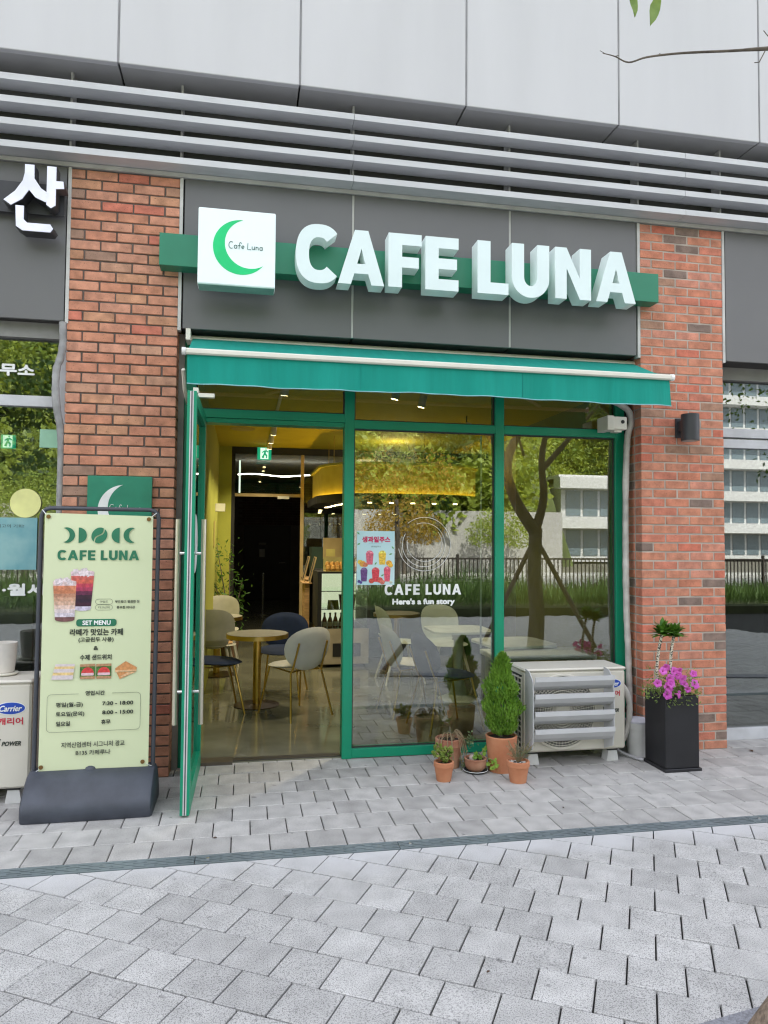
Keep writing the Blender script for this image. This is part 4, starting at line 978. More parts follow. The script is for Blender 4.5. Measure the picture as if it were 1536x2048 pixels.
text('hours_lettering', '일요일', .118, .191, .490, INK, bn, PYb, h=.025, bold=.0009); text('hours_lettering', '휴무', .360, .409, .493, INK, bn, PYb, h=.025, bold=.0009)
text('address_lettering', '지역산업센터 시그니처 광교', .149, .489, .370, INK, bn, PYb, h=.030, bold=.0005); text('address_lettering', 'B135 카페루나', .227, .412, .324, INK, bn, PYb, h=.027, bold=.0006)
fr = MB(); P = rrect(.068, .572, .444, .655, .022, 5)
k0 = [p for p in P]
seg = arc(.55, .633, .022, .022, 90, 0, 5)+arc(.55, .466, .022, .022, 0, -90, 5)+arc(.09, .466, .022, .022, -90, -180, 5)+arc(.09, .633, .022, .022, 180, 90, 5)
strokes('hours_frame', [[(.415, .655)]+seg+[(.235, .655)]], .0008, INK, bn, PYb)
def pm_(n, c, var=.2): return mat(n, c, .6, var=var, scale=70, detail=3)
BR1, BR2, EGG = pm_('bread_white', (.66, .58, .60), .08), pm_('bread_brown', (.45, .25, .13)), pm_('egg', (.75, .55, .25))
for (z0, z1, m) in ((.738, .762, BR1), (.762, .778, EGG), (.778, .798, BR1), (.798, .812, EGG), (.812, .825, BR1)):
    s0, s1 = (z0-.738)*.25, (z1-.738)*.25
    flat('sandwich_print', [[(.086+s0, z0), (.200+s0*.5, z0-.001), (.200+s1*.5, z1-.001), (.086+s1, z1)]], m, bn, PYb, .0006)
LET, TOM, HAM = pm_('lettuce', (.06, .16, .03), .4), pm_('tomato', (.60, .05, .05)), pm_('ham', (.72, .50, .55), .1)
for cx_, s in ((.280, 1), (.368, -1)):
    flat('sandwich_print', [[(cx_-.042, .745), (cx_+.040, .747), (cx_+.040, .812), (cx_-.042, .812)]], LET, bn, PYb, .0004)
    flat('sandwich_print', [[(cx_-.040, .738), (cx_+.040, .738), (cx_+.040, .752), (cx_-.040, .752)]], BR2, bn, PYb-.0004, .0004)
    flat('sandwich_print', [[(cx_-.042, .807), (cx_+.040, .809), (cx_+.040, .823), (cx_-.042, .821)]], BR2, bn, PYb-.0004, .0004)
    flat('sandwich_print', [arc(cx_, .768, .034, .036, 0, 180, 12)], TOM, bn, PYb-.0008, .0004)
    flat('sandwich_print', [rrect(cx_-.034, cx_+.034, .757, .772, .006)], HAM, bn, PYb-.0012, .0004)
TO, TO2 = pm_('toast', (.60, .27, .10)), pm_('toast_pale', (.72, .45, .25))
flat('sandwich_print', [[(.430, .795), (.486, .834), (.548, .797), (.545, .785), (.430, .783)]], TO, bn, PYb, .0004)
flat('sandwich_print', [[(.428, .783), (.546, .785), (.546, .776), (.428, .773)]], TO2, bn, PYb-.0004, .0004)
flat('sandwich_print', [[(.436, .771), (.546, .773), (.455, .733)]], TO, bn, PYb-.0004, .0004)
flat('sandwich_print', [[(.463, .742), (.540, .770), (.500, .771), (.458, .748)]], TO2, bn, PYb-.0008, .0004)
# juice poster on the window
jp = thing('juice_poster', 'light blue fruit juice poster on the middle window', 'poster', (0, 0, 0))
JY = GY+.034
MB().box(1.942, 2.219, JY-.002, JY, 1.221, 1.609).build('sheet', mat('poster_cyan', (.42, .66, .72), .4, c2=(.58, .76, .80), scale=3), jp)
JY -= .0035
text('title_lettering', '생과일주스', 1.982, 2.185, 1.548, mat('title_pink', (.55, .03, .12), .5), jp, JY, h=.040, bold=.0022)
text('small_print', '생과일주스', 2.045, 2.118, 1.497, INK, jp, JY, h=.012)
text('small_print', 'fresh fruit juice', 2.03, 2.125, 1.518, mat('thin_blue', (.2, .45, .5), .5), jp, JY, h=.006)
def cup_print(x, z, w_, h, c_):
    m = pm_('juice_%d%d%d' % tuple(int(k*99) for k in c_), c_, .25)
    flat('cup_print', [[(x-w_*.38, z), (x+w_*.38, z), (x+w_*.5, z+h), (x-w_*.5, z+h)]], m, jp, JY, .0005)
    flat('cup_print', [arc(x, z+h, w_*.45, w_*.35, 0, 180, 10)], pm_('top_%d%d%d' % tuple(int(k*99) for k in c_), tuple(min(1, k*1.25+.06) for k in c_), .5), jp, JY-.0005, .0005)
cup_print(2.036, 1.367, .056, .082, (.60, .12, .18)); cup_print(2.128, 1.367, .056, .082, (.75, .50, .06))
cup_print(1.995, 1.246, .052, .082, (.13, .06, .20)); cup_print(2.080, 1.243, .056, .085, (.60, .05, .07)); cup_print(2.165, 1.245, .050, .092, (.70, .10, .16))
for x, z, r, c_ in ((1.985, 1.372, .024, (.70, .35, .06)), (1.966, 1.385, .018, (.72, .55, .08)), (2.005, 1.366, .018, (.60, .20, .10)), (2.178, 1.378, .022, (.78, .38, .04)), (2.190, 1.362, .018, (.80, .45, .06)), (2.050, 1.250, .020, (.55, .08, .06)), (2.112, 1.256, .022, (.60, .10, .08)), (2.130, 1.240, .018, (.68, .2, .15)), (1.960, 1.246, .012, (.08, .06, .25)), (1.973, 1.238, .010, (.08, .06, .25)), (2.192, 1.24, .012, (.55, .6, .5))):
    flat('fruit_print', [arc(x, z, r, r*.9, 0, 350, 14)], pm_('fruit_%d%d%d' % tuple(int(k*99) for k in c_), c_, .3), jp, JY-.001-random.random()*.0004, .0003)
for x, z, a in ((1.956, 1.515, .6), (2.205, 1.49, 2.2), (2.190, 1.443, .3), (1.952, 1.592, 2.4), (2.08, 1.375, 1.0), (2.13, 1.29, .5)):
    flat('leaf_print', [rot2([(x-.014, z), (x, z+.006), (x+.014, z), (x, z-.006)], a, x, z)], pm_('leafprint', (.12, .35, .12), .2), jp, JY-.0012, .0003)
# window lettering
wl = thing('window_lettering', 'white cafe name, slogan and thin circle logo on the middle window', 'window lettering', (0, 0, 0))
WY = GY+.033
word('lettering', 'CAFE LUNA', 2.148, 2.722, 1.148, 1.225, INKW, wl, WY, .001, gap=.17, space=.40)
text('lettering', "Here's a fun story", 2.208, 2.670, 1.094, INKW, wl, WY, h=.05, bold=.0032)
for r, a0, a1, dx, dz in ((.196, -170, 130, 0, -.005), (.160, 150, 470, -.005, -.01), (.132, 170, 400, .0, -.0)):
    strokes('ring', [[(2.443+dx+r*math.cos(R(a)), 1.522+dz+r*math.sin(R(a))) for a in np.linspace(a0, a1, 60)]], .0017, INKW, wl, WY)
# ================================================================ AWNING
aw = thing('awning', 'teal fabric awning with cream front bar over the cafe front', 'awning', (0, 0, 0))
AX0, AX1 = .775, 4.035
b = MB(); N = 40
pr_ = [(.10, 2.905), (-.05, 2.838), (-.20, 2.768), (-.385, 2.692)]
for (y, z) in pr_:
    for i in range(N+1): x = AX0+.01+(AX1-AX0-.02)*i/N; b.v.append((x, y, z-.008*math.sin(math.pi*i/N)*(1 if -.3 < y < .05 else 0)))
for r in range(3):
    for i in range(N): a = r*(N+1)+i; b.f.append([a, a+1, a+N+2, a+N+1]); b.mi.append(0)
b.build('canopy', AWN, aw, smooth=60)
b = MB(); M_ = 8
for j in range(M_+1):
    q = j/M_
    for i in range(N*2+1):
        u = i/(2*N); x = AX0+.012+(AX1-AX0-.02)*u+(.02*q if u > .97 else 0)
        b.v.append((x, -.402+q*(.012*math.sin(u*37+1)+.008*math.sin(u*83))+.0, 2.668-q*(.178+.004*math.sin(u*9))))
for j in range(M_):
    for i in range(N*2): a = j*(2*N+1)+i; b.f.append([a, a+1, a+2*N+2, a+2*N+1]); b.mi.append(0)
b.build('valance', AWN, aw, smooth=60)
for i, x in enumerate((1.86, 2.95)):
    MB().box(x-.0012, x+.0012, -.4045, -.4025, 2.50, 2.662).build('seam', mat('seam_teal', (.0, .20, .17), .9), aw)
hem = [(AX0+.012+(AX1-AX0-.02)*u+(.02 if u > .97 else 0), -.403+(.012*math.sin(u*37+1)+.008*math.sin(u*83)), 2.668-.178-.004*math.sin(u*9)) for u in np.linspace(0, 1, 81)]
MB().tube(hem, .0035, 5).build('hem', mat('hem_blue', (.25, .50, .55), .7), aw)
MB().box(AX0, AX1, -.425, -.385, 2.665, 2.702, 0, .008).build('front_bar', CREAM, aw)
for x in (AX0-.008, AX1+.008): MB().tube([(x-.012, -.405, 2.684), (x+.012, -.405, 2.684)], .024, 14).build('end_cap', mat('cap_white', (.75, .75, .74), .4), aw, smooth=40)
for x in (.745, ): MB().box(x, x+.03, -.02, .12, 2.86, 2.935).build('wall_bracket', CREAM, aw); MB().tube([(x+.01, -.28, 2.6), (x+.01, -.15, 2.50), (x+.01, .12, 2.46)], .012, 6).build('bracket', CREAM, aw)
MB().tube([(AX0, .11, 2.89), (AX1+.02, .11, 2.89)], .035, 14).build('roller', CREAM, aw)
for x, s in ((1.3, 1), (3.6, -1)):
    MB().tube([(x, .12, 2.80), (x+s*.30, -.12, 2.74), (x, -.37, 2.69)], .014, 6).build('folding_arm', CREAM, aw)

# ================================================================ PIPES, CAMERA, LAMP
t = thing('security_camera', 'small cream camera box at the upper right of the shop front', 'security camera', (0, 0, 0))
MB().box(3.80, 3.955, .04, .19, 2.385, 2.482, 0, .006).build('housing', CREAM, t); MB().box(3.79, 3.845, .03, .195, 2.378, 2.487, 0, .004).build('end_plate', CREAM, t)
MB().tube([(3.918, .045, 2.443), (3.918, .036, 2.443)], .014, 16).build('lens', DARK, t)
MB().box(3.86, 3.92, .06, .12, 2.368, 2.384).build('bracket', CREAM, t)
def wob(P, n=6, s=.003):
    out = []
    for i in range(len(P)-1):
        for k in range(n): q = k/n; out.append(tuple(P[i][j]*(1-q)+P[i+1][j]*q+random.uniform(-s, s) for j in range(3)))
    out.append(P[-1]); return out
def catmull(P, n=8):
    P = [Vector(p) for p in P]; o = []
    for i in range(len(P)-1):
        a, b_, c_, d_ = P[max(i-1, 0)], P[i], P[i+1], P[min(i+2, len(P)-1)]
        for k in range(n):
            t_ = k/n; o.append(.5*((2*b_)+(-a+c_)*t_+(2*a-5*b_+4*c_-d_)*t_*t_+(-a+3*b_-3*c_+d_)*t_**3))
    o.append(P[-1]); return [tuple(p) for p in o]
def wobr(n, r, s=.08): return [r*(1+random.uniform(-s, s)) for _ in range(n)]
P = catmull([(3.90, .15, 2.62), (3.96, .13, 2.585), (4.015, .12, 2.535), (4.03, .12, 2.45), (4.0, .12, 2.33), (3.985, .12, 2.0), (3.98, .12, 1.5), (3.985, .12, 1.0), (3.995, .12, .74), (4.005, .12, .30), (4.0, .12, .02)])
tag(MB().tube(P, wobr(len(P), .0235), 10).build('wrapped_pipe', PIPE, smooth=60), 'white taped pipe running down beside the right brick pillar', 'pipe')
P = catmull([(-.024, .0, 2.93), (-.02, .0, 2.80), (-.03, -.01, 2.70), (-.052, -.01, 2.62), (-.055, -.01, 2.48), (-.045, 0, 2.36), (-.026, .01, 2.25), (-.02, .03, 2.1), (-.022, .05, 1.8), (-.022, .05, 1.2), (-.022, .05, .7)])
tag(MB().tube(P, wobr(len(P), .023), 10).build('wrapped_pipe', PIPEG, smooth=60), 'grey taped pipe running down left of the left brick pillar', 'pipe')
t = thing('wall_lamp', 'dark cylinder wall lamp on the right brick pillar', 'wall lamp', (0, 0, 0))
MB().tube([(4.37, -.12, 2.295), (4.37, -.12, 2.49)], .064, 28).build('lamp_shade', DKGREY, t, smooth=40)
MB().tube([(4.37, -.12, 2.293), (4.37, -.12, 2.296)], .056, 24).build('lamp_glass', mat('lamp_lens', (.3, .3, .3), .3), t)
MB().box(4.335, 4.405, -.075, -.02, 2.375, 2.45).build('arm', DKGREY, t); MB().box(4.32, 4.42, -.019, -.002, 2.33, 2.475, 0, .003).build('wall_plate', DKGREY, t)

# ================================================================ AIR CONDITIONERS
def aircon(label, x0, x1, y0, y1, z0, z1, detail=True):
    t = thing('air_conditioner', label, 'air conditioner', (0, 0, 0)); W_, H_ = x1-x0, z1-z0
    MB().box(x0, x1, y0, y1, z0, z1-.022, 0, .012).build('casing', ACW, t, smooth=20)
    MB().box(x0-.006, x1+.006, y0-.006, y1+.006, z1-.0215, z1, 0, .009).build('lid', ACW, t, smooth=20)
    # side grille (left face)
    b = MB()
    for k in range(14): b.box(x0-.010, x0-.002, y0+.05, y1-.02, z0+.02+k*(H_-.09)/13-.004, z0+.02+k*(H_-.09)/13+.004)
    for k in range(5): b.box(x0-.008, x0-.003, y0+.05+k*(y1-y0-.07)/4-.003, y0+.05+k*(y1-y0-.07)/4+.003, z0+.02, z1-.06)
    MB().box(x0-.0015, x0+.001, y0+.05, y1-.02, z0+.02, z1-.05).build('side_opening', ACD, t); b.build('side_grille', ACW, t)
    # round fan grille
    cx_, cz_, rr = x0+W_*.36, (z0+z1)/2-.01, min(H_, W_)*.44
    MB().lathe([(0, -.004), (rr, -.004), (rr, .0), (0, 0)], 0, 0, 40).build('fan_opening', mat('fan_shadow', (.09, .09, .09), .7), t, loc=(cx_, y0-.001, cz_), rot=(R(90), 0, 0))
    b = MB()
    for k in range(3, 15):
        r = rr*k/14.0; b.tube([(cx_+r*math.cos(a), y0-.012, cz_+r*math.sin(a)) for a in np.linspace(0, 2*math.pi, 41)], .0030 if k < 14 else .009, 5, cap=False)
    for k in range(60):
        a = 2*math.pi*k/60; b.tube([(cx_+rr*.22*math.cos(a), y0-.010, cz_+rr*.22*math.sin(a)), (cx_+rr*math.cos(a+.12), y0-.010, cz_+rr*math.sin(a+.12))], .0024, 4, cap=False)
    b.lathe([(0, 0), (rr*.2, 0), (rr*.2, .008), (0, .008)], 0, 0, 20) if False else None
    b.build('fan_grille', ACW, t)
    MB().tube([(cx_, y0-.006, cz_), (cx_, y0-.016, cz_)], rr*.20, 24).build('hub_cap', ACW, t)
    for x in (x0+.07, x1-.09):
        f_ = MB().prism([(-.045, 0), (.045, 0), (.032, z0-.012), (-.032, z0-.012)], y0+.02, y0+.10, 'y').build('foot', mat('foot_white', (.62, .62, .62), .6), t, loc=(x, 0, 0))
        MB().box(x-.036, x+.036, y0+.015, y0+.105, z0-.012, z0-.0005).build('foot_pad', ACD, t)
        MB().prism([(-.045, 0), (.045, 0), (.032, z0-.012), (-.032, z0-.012)], y1-.10, y1-.02, 'y').build('foot', _m['foot_white'], t, loc=(x, 0, 0))
    return t
AY = -.165
ac = aircon('cream air conditioner with four grey deflector blades beside the cypress', 3.058, 3.812, AY, .145, .088, .660)
el = lambda cx_, cz_, a, b_: arc(cx_, cz_, a, b_, 0, 355, 32)
def logos(t, xc, zc, s, y):
    flat('logo_ring', [el(xc, zc, .075*s, .034*s)], INKW, t, y-.001, .0008); flat('logo_oval', [el(xc, zc, .071*s, .031*s)], BLUE, t, y-.0022, .0008)
    text('logo_lettering', 'Carrier', xc-.056*s, xc+.056*s, zc, INKW, t, y-.0035, h=.030*s, shear=.35, bold=.0012)
    text('logo_lettering', '캐리어', xc-.062*s, xc+.062*s, zc-.068*s, RED, t, y-.002, h=.036*s, bold=.0014)
    text('logo_lettering', 'X', xc-.075*s, xc-.045*s, zc-.182*s, INK, t, y-.002, h=.040*s, shear=.5, bold=.0016)
    text('logo_lettering', 'POWER', xc-.040*s, xc+.055*s, zc-.187*s, INK, t, y-.002, h=.022*s, shear=.3, bold=.0014)
logos(ac, 3.705, .545, 1.0, AY)
# wind deflector
df = thing('wind_deflector', 'grey four blade wind deflector fixed to the front of the air conditioner', 'wind deflector', (0, 0, 0))
SIL = mat('deflector_grey', (.52, .525, .54), .45, var=.04)
for k, z in enumerate((.632, .518, .402, .285)):
    b = MB(); N = 8; P = []
    for i in range(N+1):
        a = R(90*i/N); P.append((-.315+.085*math.sin(a)*1.0, z-.022-.085*(1-math.cos(a))*1.0))
    poly = [(-.318, z), (-.306, z)]+[(-.318+.085*(i/N)**1.4, z-.030-.095*i/N) for i in range(N+1)][::-1]
    poly = [(-.330, z-.002), (-.322, z+.004), (-.318, z-.028), (-.300, z-.065), (-.268, z-.095), (-.225, z-.112), (-.222, z-.108), (-.262, z-.088), (-.292, z-.06), (-.308, z-.028)]
    MB().prism([(-.33, z-.03), (-.33, z), (-.318, z), (-.318, z-.028), (-.300, z-.062), (-.268, z-.088), (-.228, z-.102), (-.228, z-.106), (-.270, z-.093), (-.304, z-.066)], 3.07, 3.645, 'x').build('blade', SIL, df)
for x in (3.064, 3.648):
    MB().prism([(AY-.002, .665), (-.24, .655), (-.30, .60), (-.31, .50), (-.31, .25), (-.29, .15), (AY-.002, .10)], x-.003, x+.003, 'x').build('side_plate', SIL, df)
ac2 = aircon('cream air conditioner with white pot on top behind the banner stand', -.85, -.058, -.36, -.05, .09, .712)
logos(ac2, -.168, .551, 1.08, -.36)
t = thing('flower_pot', 'empty white pot with saucer on top of the left air conditioner', 'flower pot', (-.272, -.17, .7125))
MB().lathe([(0, .004), (.080, .004), (.086, .012), (.084, .016), (0, .016)], 0, 0, 28).build('saucer', CREAM, t, smooth=40)
MB().lathe([(0, .017), (.058, .017), (.064, .03), (.074, .14), (.076, .195), (.070, .195), (.066, .14), (.055, .04), (0, .04)], 0, 0, 32).build('pot', mat('pot_white', (.72, .68, .64), .5), t, smooth=40)
# hoses beside right unit
P = catmull([(3.815, -.02, .54), (3.87, -.04, .49), (3.905, -.05, .38), (3.90, -.05, .24), (3.865, -.05, .13), (3.82, -.04, .09)])
tag(MB().tube(P, wobr(len(P), .020), 10).build('insulated_hose', PIPE, smooth=60), 'thick white insulated hose looping from the right air conditioner', 'hose')
P = catmull([(3.814, .02, .60), (3.88, .0, .54), (3.92, -.01, .42), (3.90, 0, .3)])
tag(MB().tube(P, .007, 8).build('power_cable', DARK, smooth=60), 'thin black cable behind the insulated hose', 'cable')
P = catmull([(3.80, -.02, .05), (3.86, -.08, .02), (3.90, -.17, .014), (3.93, -.20, .013)])
tag(MB().tube(P, .011, 8).build('drain_hose', mat('hose_grey', (.40, .40, .42), .6), smooth=60), 'short grey drain hose lying on the pavers by the planter', 'hose')
t = thing('plastic_bucket', 'white plastic bucket tucked between hose and black planter', 'bucket', (3.985, -.03, 0))
MB().lathe([(0, 0), (.072, 0), (.082, .19), (.087, .19), (.087, .235), (.083, .235), (.070, .03), (0, .03)], 0, 0, 28).build('pail', mat('pail_white', (.58, .58, .57), .55, var=.1), t, smooth=40)
MB().lathe([(0, .236), (.088, .236), (.090, .25), (.06, .262), (0, .268)], 0, 0, 28).build('cloth', mat('cloth_lilac', (.55, .55, .62), .9, bump=.5, bscale=30), t, smooth=60)

# ================================================================ PLANTS OUTSIDE
def pot(t, r, h, rim=True, m=TERRA, taper=.70):
    rh = h*.26 if rim else h*.05
    pr = [(0, 0), (r*taper, 0), (r*.93, h-rh), (r*1.0, h-rh+.002), (r, h-.004), (r-.004, h), (r-.012, h), (r-.014, h-.02), (0, h-.02)] if rim else [(0, 0), (r*taper, 0), (r*.98, h*.92), (r, h-.004), (r-.004, h), (r-.012, h), (r-.014, h-.025), (0, h-.025)]
    MB().lathe(pr, 0, 0, 32).build('pot', m, t, smooth=30)
    MB().lathe([(0, h-.022), (r-.012, h-.022), (r-.012, h-.018), (0, h-.012)], 0, 0, 20).build('soil', SOIL, t)
# cypress
t = thing('potted_cypress', 'tall lime green cypress in a big terracotta pot', 'potted plant', (2.872, -.215, 0))
pot(t, .107, .235, False, TERRA, .80)
n = 6500; zz = rng.random(n)**.9; prof_r = np.interp(zz, [0, .06, .2, .4, .55, .7, .82, .92, 1], [.040, .078, .108, .110, .100, .076, .048, .032, .006])
lump = 1+.16*np.sin(zz*23+rng.random(n)*.6)
a = rng.random(n)*6.283; rr = prof_r*lump*(.45+.62*rng.random(n)**.6)*(1+.12*np.sin(a*5+zz*9)); P = np.stack([rr*np.cos(a)+.006*np.sin(zz*8), rr*np.sin(a), .235+zz*.53], 1)
D = np.stack([np.cos(a)*.38, np.sin(a)*.38, np.full(n, .95)], 1)
leaf_cloud('foliage', P, D, .036, .0085, L_CYP, t, .28)
leaf_cloud('foliage_tips', P[:1500]+D[:1500]*.006, D[:1500], .030, .008, L_LIME, t, .3)
MB().tube([(0, 0, .20), (0, 0, .55)], [.012, .004], 6).build('trunk', BARK, t)
# succulent small pot
t = thing('potted_succulent', 'jade plant with round leaves in the small front left pot', 'potted plant', (2.431, -.355, 0))
pot(t, .066, .122)
st = MB(); P, D = [], []
lv_ = MB()
for k in range(11):
    a = random.uniform(0, 6.28); rr = random.uniform(.0, .055); h = random.uniform(.04, .125); e = Vector((math.cos(a)*rr-.012, math.sin(a)*rr, .11+h))
    st.tube([(0, 0, .105), (e.x*.4, e.y*.4, .11+h*.5), tuple(e)], .004, 5)
    for j in range(10):
        d_ = Vector((random.gauss(0, 1), random.gauss(0, 1), random.gauss(.4, .6))).normalized(); s_ = d_.cross(Vector((random.gauss(0, 1), random.gauss(0, 1), random.gauss(0, 1)))).normalized()
        L_ = random.uniform(.020, .032); wd = L_*.36; nn = d_.cross(s_)*.003; p0 = e-Vector((0, 0, random.uniform(0, .05)))
        pts = [p0, p0+d_*L_*.4+s_*wd, p0+d_*L_*.75+s_*wd*.9, p0+d_*L_, p0+d_*L_*.75-s_*wd*.9, p0+d_*L_*.4-s_*wd]
        lv_.add([p+nn for p in pts]+[p-nn for p in pts], [(0, 1, 2, 3, 4, 5), (11, 10, 9, 8, 7, 6)]+[(i, 6+i, 6+(i+1) % 6, (i+1) % 6) for i in range(6)])
st.build('stems', L_DRY, t); lv_.build('foliage', leafmat('jade_leaf', (.09, .20, .03), (.30, .34, .07), 25), t)
# old pot with dry trailing stems
t = thing('potted_vine', 'weathered pot with dry trailing stems behind the jade plant', 'potted plant', (2.545, -.075, 0))
pot(t, .095, .195, True, TERRA2, .74)
st = MB(); P = []
for k in range(16):
    a = random.uniform(-2.6, .6); x1, y1 = math.cos(a)*.10, math.sin(a)*.10; dr_ = random.uniform(.05, .15)
    Q = catmull([(random.uniform(-.04, .05), random.uniform(-.04, .02), .18), (x1*.6, y1*.6, .20+random.uniform(0, .05)), (x1*1.05, y1*1.05, .185), (x1*1.15+.01, y1*1.15, .185-dr_)], 5)
    st.tube(Q, .0026, 5)
Q = catmull([(.02, 0, .18), (.04, -.02, .25), (.06, -.03, .235), (.09, -.04, .20), (.12, -.05, .19)], 6); st.tube(Q, .003, 5)
Q = catmull([(.09, -.03, .19), (.11, -.05, .10), (.085, -.08, .06), (.09, -.06, .02)], 6); st.tube(Q, .003, 5)
for k in range(90): P.append((.13+random.gauss(0, .022), -.05+random.gauss(0, .02), .185+random.gauss(0, .022)))
for k in range(90): P.append((.085+random.gauss(0, .016), -.085+random.gauss(0, .015), .05+random.gauss(0, .03)))
st.build('stems', L_DRY, t); leaf_cloud('foliage', P, [(0, 0, -.3)]*len(P), .022, .012, L_PALE, t, 1.0)
# bowl with saucer and lime leaves
t = thing('potted_ivy', 'round clay bowl with stone and lime ivy on a saucer', 'potted plant', (2.69, -.215, 0))
MB().lathe([(0, .002), (.070, .002), (.082, .012), (.080, .016), (.066, .008), (0, .008)], 0, 0, 28).build('saucer', mat('saucer_dark', (.05, .05, .06), .5), t, smooth=40)
MB().tube([(.081*math.cos(a), .081*math.sin(a), .0145) for a in np.linspace(0, 2*math.pi, 33)], .002, 5, cap=False).build('saucer_rim', INKW, t)
MB().lathe([(0, .009), (.045, .009), (.066, .03), (.074, .06), (.072, .083), (.076, .085), (.076, .092), (.066, .092), (.062, .078), (0, .078)], 0, 0, 32).build('pot', TERRA2, t, smooth=40)
MB().lathe([(0, .079), (.062, .079), (0, .084)], 0, 0, 20).build('soil', SOIL, t)
st = MB().lathe([(0, .08), (.022, .082), (.024, .10), (.012, .112), (0, .114)], -.022, -.005, 10, sx=1.1); st.build('stone', mat('pebble', (.38, .31, .28), .9, var=.2, scale=20), t, smooth=60)
def ivy(name, P, s, m, parent):
    b = MB()
    for p in P:
        c_ = Vector(p); nrm = Vector((random.gauss(0, .5), random.gauss(-.7, .4), random.gauss(.6, .4))).normalized(); u = nrm.cross(Vector((random.gauss(0, 1), 0, random.gauss(0, 1)))).normalized(); v = nrm.cross(u); k = s*random.uniform(.7, 1.2)
        out = [(0, -.5), (.5, -.35), (.35, 0), (.55, .35), (.2, .3), (0, .65), (-.2, .3), (-.55, .35), (-.35, 0), (-.5, -.35)]
        b.add([c_]+[c_+u*x*k+v*z*k+nrm*k*.08*(1 if i % 2 else -1) for i, (x, z) in enumerate(out)], [(0, 1+i, 1+(i+1) % 10) for i in range(10)])
    return b.build(name, m, parent)
P = [(.02+random.gauss(0, .018), -.02+random.gauss(0, .015), .105+random.gauss(0, .008)) for _ in range(10)]+[(.10+random.gauss(0, .03), -.06+random.gauss(0, .02), .075+random.gauss(0, .02)) for _ in range(16)]+[(.135, -.06, .04), (.14, -.07, .02), (.125, -.06, .055), (.07, .03, .13), (.085, .03, .15), (.075, .02, .14)]
ivy('foliage', P, .030, L_LIME, t); MB().tube([(.0, 0, .085), (.05, -.03, .105), (.11, -.06, .085), (.14, -.07, .02)], .002, 5).tube([(.02, 0, .085), (.05, .02, .12), (.08, .03, .15)], .002, 5).build('stems', L_DRY, t)
# rosemary-like plant
t = thing('potted_rosemary', 'wispy rosemary in the small front right pot', 'potted plant', (2.895, -.46, 0))
pot(t, .074, .135)
P, D = [], []; st = MB()
for k in range(34):
    a = random.uniform(0, 6.28); rr = random.uniform(.02, .10); h = random.uniform(.06, .14); e = (math.cos(a)*rr+.01, math.sin(a)*rr, .12+h); st.tube([(0, 0, .12), (e[0]*.5, e[1]*.5, .12+h*.6), e], .0014, 4)
    for j in range(16):
        q = random.uniform(.35, 1); P.append((e[0]*q, e[1]*q, .12+h*q)); D.append((math.cos(a)*.5, math.sin(a)*.5, .9))
st.build('stems', L_DRY, t); leaf_cloud('foliage', P, D, .017, .0030, leafmat('rosemary', (.07, .12, .06), (.17, .23, .13), 20), t, .6)
pb = MB()
for k in range(46):
    a = random.uniform(0, 6.28); rr = .058*math.sqrt(random.random()); pb.lathe([(0, .115), (.006, .117), (.005, .123), (0, .125)], rr*math.cos(a), rr*math.sin(a), 6)
o = pb.build('pebbles', mat('pebble_white', (.62, .58, .54), .8, var=.35, scale=90), t); o['kind'] = 'stuff'
# black planter with petunias and dracaena
t = thing('tall_planter', 'tall square black planter full of pink petunias and two tufted canes', 'planter', (0, 0, 0))
PX0, PX1, PY0, PY1 = 3.945, 4.195, -.452, -.192
MB().box(PX0, PX1, PY0, PY1, .022, .503, 0, .004).build('box', PLBLK, t); MB().box(PX0-.012, PX1+.012, PY0-.012, PY1+.012, 0, .0215, 0, .003).build('foot_plate', PLBLK, t)
MB().box(PX0+.012, PX1-.012, PY0+.012, PY1-.012, .503, .507).build('soil', SOIL, t)
P = [(random.uniform(PX0-.01, PX1+.03), random.uniform(PY0-.02, PY1), .505+abs(random.gauss(0, .055))) for _ in range(1000)]
P += [(PX0-random.random()*.14, PY0+.06+random.gauss(0, .015), .54+random.gauss(0, .018)-.04*random.random()) for _ in range(90)]
P += [(random.uniform(PX0, PX1), PY0-.012, .49-random.random()*.05) for _ in range(40)]
leaf_cloud('foliage', P, [(0, -.2, .3)]*len(P), .026, .010, leafmat('petunia_leaf', (.10, .19, .04), (.26, .34, .11), 18), t, .9)
fl0 = []
_unused = [(4.065, -.44, .640, .028), (4.085, -.45, .625, .032), (4.125, -.43, .63, .030), (4.055, -.46, .59, .034), (4.04, -.47, .555, .034), (4.06, -.475, .565, .030), (4.035, -.475, .525, .032), (4.10, -.465, .59, .034), (4.125, -.46, .565, .034), (4.15, -.45, .545, .022), (4.10, -.475, .52, .024), (3.995, -.46, .567, .026), (4.185, -.42, .61, .028), (4.195, -.43, .585, .028), (4.18, -.44, .572, .028)]
fl = [(3.945, -.43, .672, .027), (3.985, -.40, .688, .027), (4.03, -.43, .665, .033), (4.07, -.42, .665, .028), (3.985, -.45, .622, .033), (3.965, -.46, .57, .034), (3.952, -.47, .520, .032), (4.078, -.45, .612, .037), (3.897, -.44, .593, .027), (4.032, -.475, .522, .027), (4.108, -.46, .548, .022), (4.171, -.43, .648, .025), (4.17, -.45, .582, .034), (3.985, -.46, .592, .032), (4.05, -.44, .64, .028), (4.095, -.44, .585, .03)]
